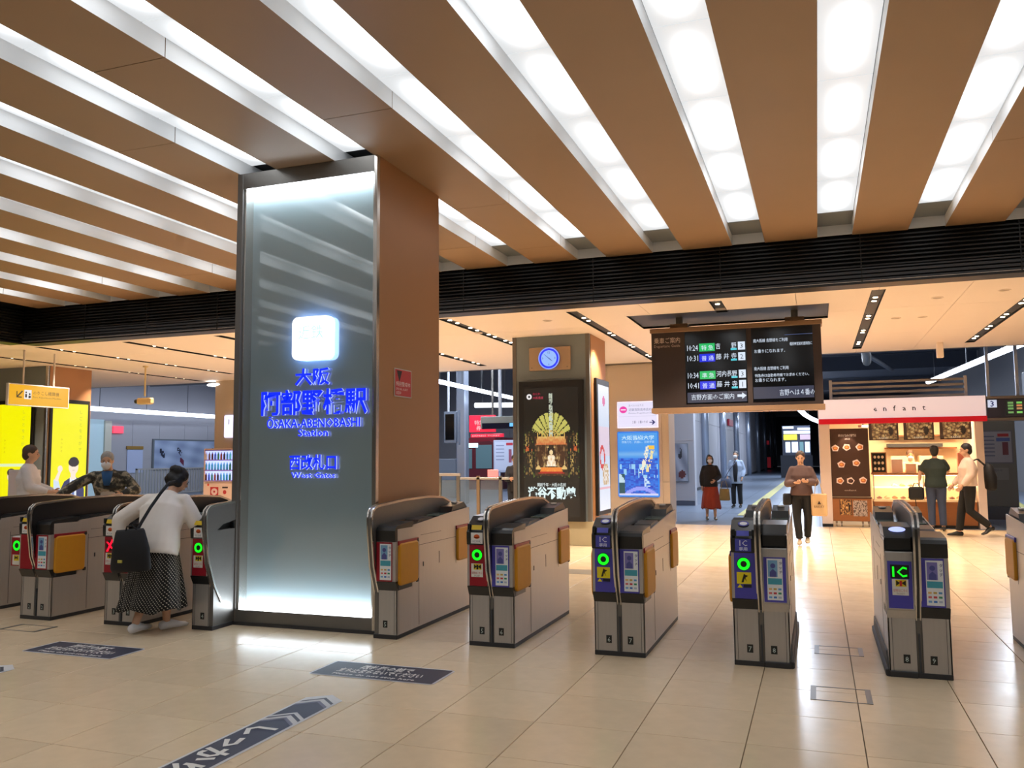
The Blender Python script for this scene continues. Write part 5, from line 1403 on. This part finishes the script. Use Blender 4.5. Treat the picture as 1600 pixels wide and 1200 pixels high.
    # top garment
    if top:
        c_, sl, hem, loose = top[:4]; tm = top[4] if len(top) > 4 else mat('cloth_%d_%d_%d' % c_, c_, .85, noise=.12, nscale=14)
        m = MB(); e = .018 + loose
        dn = (P_['pel'] - P_['waist']).normalized()
        s0 = P_['pel'] + dn * hem
        m.loft([s0, P_['pel'], P_['waist'], P_['chest'], spine[4], P_['neck'] + (P_['head'] - P_['neck']) * .12],
               [.15 * g + e, .155 * g + e, .13 * g + e, .162 * g + e, .125 * g + .014, .062], [.105 * g + e, .11 * g + e, .095 * g + e, .11 * g + e, .082 * g + .012, .056], 18, tuple(sd))
        for a in 'RL':
            sh, el, wr = P_['sh' + a], P_['el' + a], P_['wr' + a]
            cb_ = P_['neck'].lerp(P_['chest'], .35); r0 = .055 * g + .3 * loose
            m.tube([cb_, sh], [.066, r0 * .97], 12); m.ball(sh, r0, n=14, m=10)
            e2 = sh.lerp(el, .8) if sl == 'short' else el
            m.tube([sh, sh.lerp(el, .5), e2], [r0, .057 * g + .5 * loose, .05 + .6 * loose], 12)
            if sl == 'long': m.ball(el, .05 + .6 * loose, n=12, m=8); m.tube([el, el.lerp(wr, .5), wr - (wr - el) * .04], [.05 + .6 * loose, .047 + .6 * loose, .036 + .3 * loose], 12)
        remesh(m.build('shirt' if sl != 'coat' else 'coat', tm, t, True), .013, 3)
    if bot:
        kind, c_ = bot[:2]; bmt = bot[2] if len(bot) > 2 else mat('cloth_%d_%d_%d' % c_, c_, .85, noise=.12, nscale=14)
        if kind == 'pants':
            m = MB(); m.loft([P_['pel'] - V(0, 0, .08), P_['pel'], P_['pel'].lerp(P_['waist'], .7)], [.16 * g, .17 * g, .145 * g], [.115 * g, .12 * g, .105 * g], 16, (1, 0, 0))
            for a in 'RL':
                hi, kn, an = P_['hi' + a], P_['kn' + a], P_['an' + a]
                m.tube([hi + V(0, 0, .05), hi.lerp(kn, .15), hi.lerp(kn, .5), kn, kn.lerp(an, .4), an + (kn - an) * .06], [.095 * g, .1 * g, .088 * g, .074, .07, .064], 14)
            remesh(m.build('trousers', bmt, t, True), .013, 3)
        else:
            hemz, rad = bot[3], bot[4]; ft = (P_['anR'] + P_['anL']) / 2; n = 64; rows = 14; v = []; f = []
            c0 = P_['pel'].lerp(P_['waist'], .75)
            for i in range(rows + 1):
                q = i / rows; cc_ = c0.lerp(V(ft.x, ft.y, hemz), q); r0 = .15 + (rad - .15) * (q ** .75); ry = .115 + (rad * .8 - .115) * (q ** .75)
                for a in range(n):
                    th = 2 * PI * a / n; w_ = 1 + .09 * q * math.sin(9 * th + 2 * math.sin(3 * th)) + .03 * q * math.sin(17 * th)
                    v.append((cc_.x + r0 * w_ * math.cos(th), cc_.y + ry * w_ * math.sin(th), cc_.z + .02 * q * math.sin(5 * th)))
            for i in range(rows):
                for a in range(n): f.append((i * n + a, (i + 1) * n + a, (i + 1) * n + (a + 1) % n, i * n + (a + 1) % n))
            f.append(tuple(range(n))[::-1])
            m = MB(); m.add(v, f); o = m.build('skirt', bmt, t, True); sl_ = o.modifiers.new('thick', 'SOLIDIFY'); sl_.thickness = .006
    for a, s in (('R', -1), ('L', 1)):
        an, toe = P_['an' + a], P_['toe' + a]; d = (toe - an); d.z = 0; d.normalize(); b = V(an.x, an.y, 0)
        sh_m = mat('shoe_%d_%d' % shoes[:2], shoes, .45); z0 = min(an.z, toe.z) - .03 if min(an.z, toe.z) > .09 else 0
        up = an.z - .085
        A = an - V(0, 0, .075); B = toe - V(0, 0, .022)
        m = MB(); m.loft([A - d * .065 + V(0, 0, .04), A - d * .055 + V(0, 0, .04), A + d * .0 + V(0, 0, .048), A.lerp(B, .45) + V(0, 0, .042), A.lerp(B, .8) + V(0, 0, .032), B + V(0, 0, .028) + d * .03, B + V(0, 0, .024) + d * .055],
                         [.022, .036, .04, .045, .047, .038, .018], [.02, .04, .048, .038, .028, .022, .012], 12, (-d.y, d.x, 0))
        m.build('shoe', sh_m, t, True)
    if extra: extra(t, P_, hd)
    return t


# ---- 1: stooping woman at the gate
sk1 = bpy.data.materials.new('dotted_skirt'); sk1.use_nodes = True; nt = sk1.node_tree; b = nt.nodes['Principled BSDF']; b.inputs['Roughness'].default_value = .85
tc = nt.nodes.new('ShaderNodeTexCoord'); sp = nt.nodes.new('ShaderNodeSeparateXYZ'); nt.links.new(tc.outputs['Object'], sp.inputs[0])
ang_ = nmath(nt, 'ARCTAN2', sp.outputs[1], sp.outputs[0])
d1 = nmath(nt, 'SINE', nmath(nt, 'ADD', nmath(nt, 'MULTIPLY', ang_, 55), nmath(nt, 'MULTIPLY', sp.outputs[2], 150)))
d2 = nmath(nt, 'SINE', nmath(nt, 'SUBTRACT', nmath(nt, 'MULTIPLY', ang_, 55), nmath(nt, 'MULTIPLY', sp.outputs[2], 250)))
dot = nmath(nt, 'GREATER_THAN', nmath(nt, 'ADD', d1, nmath(nt, 'MULTIPLY', d2, .55)), .98)
mxr = nt.nodes.new('ShaderNodeMix'); mxr.data_type = 'RGBA'; nt.links.new(dot, mxr.inputs[0]); mxr.inputs[6].default_value = lin((16, 15, 16)) + (1,); mxr.inputs[7].default_value = lin((196, 190, 176)) + (1,)
nt.links.new(mxr.outputs[2], b.inputs['Base Color'])
blouse = mat('blouse_white', (228, 220, 212), .85, noise=.04, nscale=10)
J1 = dict(pel=(-.06, .02, .80), waist=(-.05, -.02, .93), chest=(.0, -.12, 1.1), neck=(.01, -.22, 1.26), head=(.0, -.31, 1.385),
          shL=(.19, -.13, 1.2), elL=(.42, -.02, 1.02), wrL=(.42, -.02, .78), shR=(-.18, -.19, 1.2), elR=(-.27, -.24, .99), wrR=(-.31, -.46, .95),
          hiR=(-.148, .02, .78), knR=(-.12, -.05, .44), anR=(-.07, -.12, .085), hiL=(.028, .02, .78), knL=(.06, -.04, .44), anL=(.09, .1, .085), toeR=(-.13, -.26, .03), toeL=(.1, -.05, .03), pitch=28, yaw=-20, curlL=.9)
bagm = mat('bag_black', (7, 8, 16), .7, noise=.1, nscale=20)


def bag1(t, P_, hd):
    pass


person('person', 'stooping person in a white blouse and long dotted skirt seen from behind at the gate', (-5.72, 6.17, 0), PI, J1, 1.64, ((228, 220, 212), 'long', .09, .045, blouse), ('skirt', (0, 0, 0), sk1, .22, .31), ((18, 16, 18), 'puffy'), (225, 225, 228), vox=.01)
bg_ = thing('shoulder_bag', 'large dark navy shoulder bag hanging at the back of the stooping person', 'bag', (-5.70, 5.87, 0))
m = MB(); m.loft([(0, 0, .58), (0, 0, .61), (.01, 0, .78), (.01, 0, .93), (.01, .0, .95)], [.2, .22, .2, .16, .15], [.05, .07, .07, .045, .02], 20, (1, 0, 0)); o = m.build('body', bagm, bg_, True); o.rotation_euler = (0, math.radians(-5), 0); o.location = (.07, 0, 0)
MB().tube([(.08, -.03, .9), (.09, .03, 1.0), (.105, .12, 1.13), (.12, .22, 1.25), (.12, .32, 1.34), (.08, .44, 1.35)], .014, 8).build('strap', bagm, bg_)
MB().tube([(-.02, -.03, .93), (0, -.04, .97), (.06, -.045, .985), (.1, -.03, .95)], .008, 6).build('handle', bagm, bg_)
MB().box(-.06, -.01, -.077, -.06, .66, .685, .003).build('tag', mat('tag_yellow', (190, 180, 80), .5), bg_)

# ---- 2: older man with arms spread behind the gates
camo = bpy.data.materials.new('camouflage'); camo.use_nodes = True; nt = camo.node_tree; b = nt.nodes['Principled BSDF']; b.inputs['Roughness'].default_value = .85
tc = nt.nodes.new('ShaderNodeTexCoord'); n = nt.nodes.new('ShaderNodeTexNoise'); n.inputs['Scale'].default_value = 14; nt.links.new(tc.outputs['Object'], n.inputs['Vector'])
cr = nt.nodes.new('ShaderNodeValToRGB'); cr.color_ramp.interpolation = 'CONSTANT'; nt.links.new(n.outputs[0], cr.inputs[0])
cr.color_ramp.elements[0].color = lin((52, 50, 46)) + (1,); cr.color_ramp.elements[1].position = .48; cr.color_ramp.elements[1].color = lin((96, 92, 78)) + (1,)
e_ = cr.color_ramp.elements.new(.57); e_.color = lin((150, 140, 120)) + (1,); nt.links.new(cr.outputs[0], b.inputs['Base Color'])
J2 = dict(pel=(0, .06, .92), waist=(0, .02, 1.06), chest=(0, -.05, 1.22), neck=(0, -.11, 1.39), head=(-.02, -.16, 1.52), shR=(-.18, -.07, 1.33), elR=(-.42, -.1, 1.2), wrR=(-.60, -.2, 1.06), shL=(.18, -.07, 1.33), elL=(.34, -.12, 1.13), wrL=(.18, -.28, 1.08), pitch=10)


def vest(t, P_, hd):
    MB().loft([(0, -.1, .95), (0, -.12, 1.1), (0, -.17, 1.28), (-.01, -.17, 1.37)], [.09, .1, .07, .03], [.05, .05, .03, .02], 12, (1, 0, 0)).build('undershirt', mat('shirt_grey', (176, 170, 160), .8), t, True)
    MB().loft([(-.01, -.215, 1.2), (-.01, -.2, 1.3), (-.015, -.16, 1.38)], [.035, .06, .07], [.01, .02, .03], 10, (1, 0, 0)).build('scarf', mat('scarf_blue', (36, 84, 136), .8), t, True)


person('person', 'grey-haired person in a camouflage jacket and white mask leaning with arms spread behind the gates', (-9.12, 9.0, 0), math.radians(38), J2, 1.7, ((80, 80, 70), 'long', .1, .03, camo), ('pants', (60, 60, 64)), ((150, 148, 144), 'short'), mask=True, extra=vest)
# ---- 3: man in white shirt by the yellow poster
J3 = dict(elR=(-.2, -.05, 1.12), wrR=(-.16, -.27, 1.05), elL=(.2, -.05, 1.12), wrL=(.16, -.27, 1.05), pitch=8)
person('person', 'person in a white shirt with brown hair standing before the yellow posters', (-10.72, 9.1, 0), math.radians(128), J3, 1.77, ((212, 208, 208), 'long', .05, .025), ('pants', (50, 52, 60)), ((70, 52, 38), 'short'))
# ---- 4: dark figure behind the barrier
J4 = dict(elR=(-.2, -.05, 1.1), wrR=(-.12, -.25, 1.12), elL=(.2, -.05, 1.1), wrL=(.12, -.25, 1.12), pitch=12)
person('person', 'person in dark clothes half hidden behind the clock pillar', (-6.45, 18.0, 0), math.radians(20), J4, 1.6, ((34, 34, 40), 'long', .1, .02), ('pants', (30, 30, 36)), ((36, 28, 26), 'short'))
# ---- 5, 6: two walkers
J5 = dict(elL=(.23, -.02, 1.12), wrL=(.1, -.2, 1.02), anR=(-.1, .1, .085), toeR=(-.1, -.05, .03))
person('person', 'person in a black cardigan and long rust-red skirt walking on the platform hall', (-2.44, 20.7, 0), math.radians(8), J5, 1.56, ((24, 24, 28), 'long', .06, .02), ('skirt', (140, 52, 34), mat('rust_cloth', (146, 54, 34), .85, noise=.15, nscale=10), .3, .24), ((48, 40, 38), 'bob'), (90, 80, 64), mask=True)
o = MB().loft([(0, 0, .48), (0, 0, .5), (.0, 0, .74), (0, 0, .76)], [.1, .13, .11, .1], [.03, .05, .04, .02], 12, (1, 0, 0)); o.tube([(-.08, 0, .75), (-.05, 0, .92), (.03, 0, .95), (.08, 0, .75)], .008, 6)
o = o.build('hand_bag', mat('bag_olive', (128, 112, 70), .7), None, True); o.location = (-2.1, 20.55, 0); tag(o, 'olive tote bag held by the walker in the rust-red skirt', 'bag')
jk = mat('jacket_pale', (150, 166, 190), .8)


def jacket(t, P_, hd):
    pass


person('person', 'person in a pale blue jacket and black trousers walking further back', (-2.28, 25.8, 0), math.radians(-6), dict(wrL=(.2, -.12, .9), wrR=(-.24, -.1, .92)), 1.66, ((150, 166, 190), 'long', .2, .03, jk), ('pants', (24, 24, 30)), ((70, 66, 66), 'short'), mask=True,
       extra=lambda t, P_, hd: MB().loft([(0, -.1, .78), (0, -.11, 1.0), (0, -.12, 1.25), (0, -.08, 1.38)], [.07, .075, .08, .04], [.07, .07, .05, .03], 10, (1, 0, 0)).build('inner_top', mat('cloth_black', (26, 26, 32), .85), t, True))
o = MB().loft([(0, 0, .6), (0, 0, .62), (0, 0, .84), (0, 0, .86)], [.14, .17, .15, .1], [.03, .06, .05, .03], 12, (1, 0, 0)); o.tube([(-.05, 0, .84), (.1, 0, 1.1), (.3, .02, 1.36)], .01, 6)
o = o.build('shoulder_bag', mat('bag_slate', (58, 66, 88), .7), None, True); o.location = (-2.56, 25.52, 0); tag(o, 'slate blue shoulder bag of the walker in the pale jacket', 'bag')
# ---- 7: person in brown sweater with tote
J7 = dict(elR=(-.235, -.04, 1.1), wrR=(-.1, -.24, 1.12), elL=(.235, -.02, 1.12), wrL=(.1, -.24, 1.14), anR=(-.06, -.06, .085), toeR=(-.07, -.2, .03), anL=(.07, .12, .12), toeL=(.07, -.02, .04), pitch=14, palmR=(.3, .2, 1), palmL=(-.3, .2, 1), curlR=.8, curlL=.8)
person('person', 'person in a brown sweater and black wide trousers walking through the hall, looking down', (-.28, 15.5, 0), 0, J7, 1.6, ((92, 70, 66), 'long', .03, .03), ('pants', (20, 20, 22)), ((60, 44, 36), 'short'), (190, 170, 140))
tb = thing('tote_bag', 'tan tote bag with dark lettering carried by the person in the brown sweater', 'bag', (.0, 15.42, 0))
m = MB(); m.loft([(0, 0, .50), (0, 0, .52), (0, 0, .88)], [.13, .135, .15], [.03, .045, .045], 4, (1, 0, 0)); m = MB(); m.box(-.13, .13, -.045, .045, .5, .88, .02); m.build('body', mat('tote_tan', (206, 170, 122), .7), tb)
m = MB(); m.tube([(-.07, -.03, .87), (-.05, -.03, 1.05), (-.02, -.0, 1.14), (.03, -.03, 1.04), (.07, -.03, .87)], .006, 6); m.build('handle', mat('tote_tan', (206, 170, 122), .7), tb)
m = MB(); m.T = frame_T((0, -.046, 0)); m.text('BAKERY', 0, .64, .06, (60, 40, 30), 0, 'c', .16); m.poly([(-.03, .7), (.03, .7), (0, .76)], (60, 40, 30)); m.build('print', pr, tb)
o = MB().loft([(0, 0, .68), (0, 0, .7), (0, 0, .86), (0, 0, .88)], [.06, .075, .07, .05], [.03, .05, .05, .03], 12, (1, 0, 0)).build('pouch', bagm, None, True); o.location = (-.52, 15.45, 0); o.scale = (1, 1, 1); tag(o, 'small black pouch at the hip of the person in the brown sweater', 'bag')
# ---- 8: customer in dark green shirt
J8 = dict(elR=(-.25, -.02, 1.15), wrR=(-.28, -.12, .98), elL=(.24, -.1, 1.16), wrL=(.2, -.3, 1.14))
person('person', 'person in a dark green shirt and jeans at the kiosk counter, seen from behind', (2.22, 18.9, 0), math.radians(178), dict(J8, elL=(.27, -.04, 1.14), wrL=(.29, -.05, .98), elR=(-.24, -.12, 1.18), wrR=(-.2, -.33, 1.14)), 1.7, ((40, 52, 48), 'short', .06, .03), ('pants', (54, 66, 92)), ((34, 30, 26), 'short'), girth=1.05)
o = MB().box(-.14, .14, -.06, .06, .62, .88, .03); o.tube([(-.06, 0, .87), (-.03, 0, .95), (.04, 0, .95), (.07, 0, .87)], .01, 6); o.tube([(-.02, .0, .63), (-.0, 0, .35)], .008, 6)
o = o.build('hand_bag', mat('bag_plain_black', (14, 14, 16), .6)); o.location = (1.85, 18.85, 0); tag(o, 'black bag with a dangling strap held by the person in the dark green shirt', 'bag')
# ---- 9: walker with a backpack
J9 = dict(knR=(-.1, -.1, .5), anR=(-.1, -.16, .085), toeR=(-.1, -.31, .03), knL=(.1, -.02, .47), anL=(.1, .3, .2), toeL=(.1, .2, .06), elR=(-.2, -.02, 1.12), wrR=(-.2, -.2, .93), elL=(.2, .0, 1.12), wrL=(.2, -.16, .93), pitch=10)
person('person', 'person in a pale shirt and black trousers walking past the kiosk with a backpack', (2.62, 17.7, 0), math.radians(-82), J9, 1.72, ((214, 190, 172), 'long', .0, .03), ('pants', (18, 17, 18)), ((24, 20, 20), 'short'), (16, 15, 16))
bk = thing('backpack', 'black backpack on the back of the walker in the pale shirt', 'backpack', (3.0, 17.72, 0))
m = MB(); m.loft([(0, 0, .86), (0, 0, .9), (.0, 0, 1.1), (-.03, 0, 1.3), (-.05, 0, 1.36)], [.06, .1, .11, .08, .03], [.1, .13, .14, .12, .06], 14, (1, 0, 0)); m.build('body', bagm, bk, True)
for s in (-.08, .08): MB().tube([(-.08, s, 1.32), (-.2, s, 1.44), (-.33, s, 1.38), (-.38, s, 1.2), (-.24, s, 1.0)], .012, 6).build('strap', bagm, bk)
# ---- 10: staff behind the counter
person('person', 'kiosk attendant behind the pastry showcase, in a pale top', (1.95, 20.75, 0), 0, dict(elR=(-.22, -.1, 1.12), wrR=(-.12, -.26, 1.1), elL=(.22, -.1, 1.12), wrL=(.12, -.26, 1.1), pitch=14), 1.62, ((226, 200, 168), 'short', .05, .02), ('pants', (70, 60, 56)), ((92, 64, 46), 'short'), skin=(208, 160, 122), mask=True)
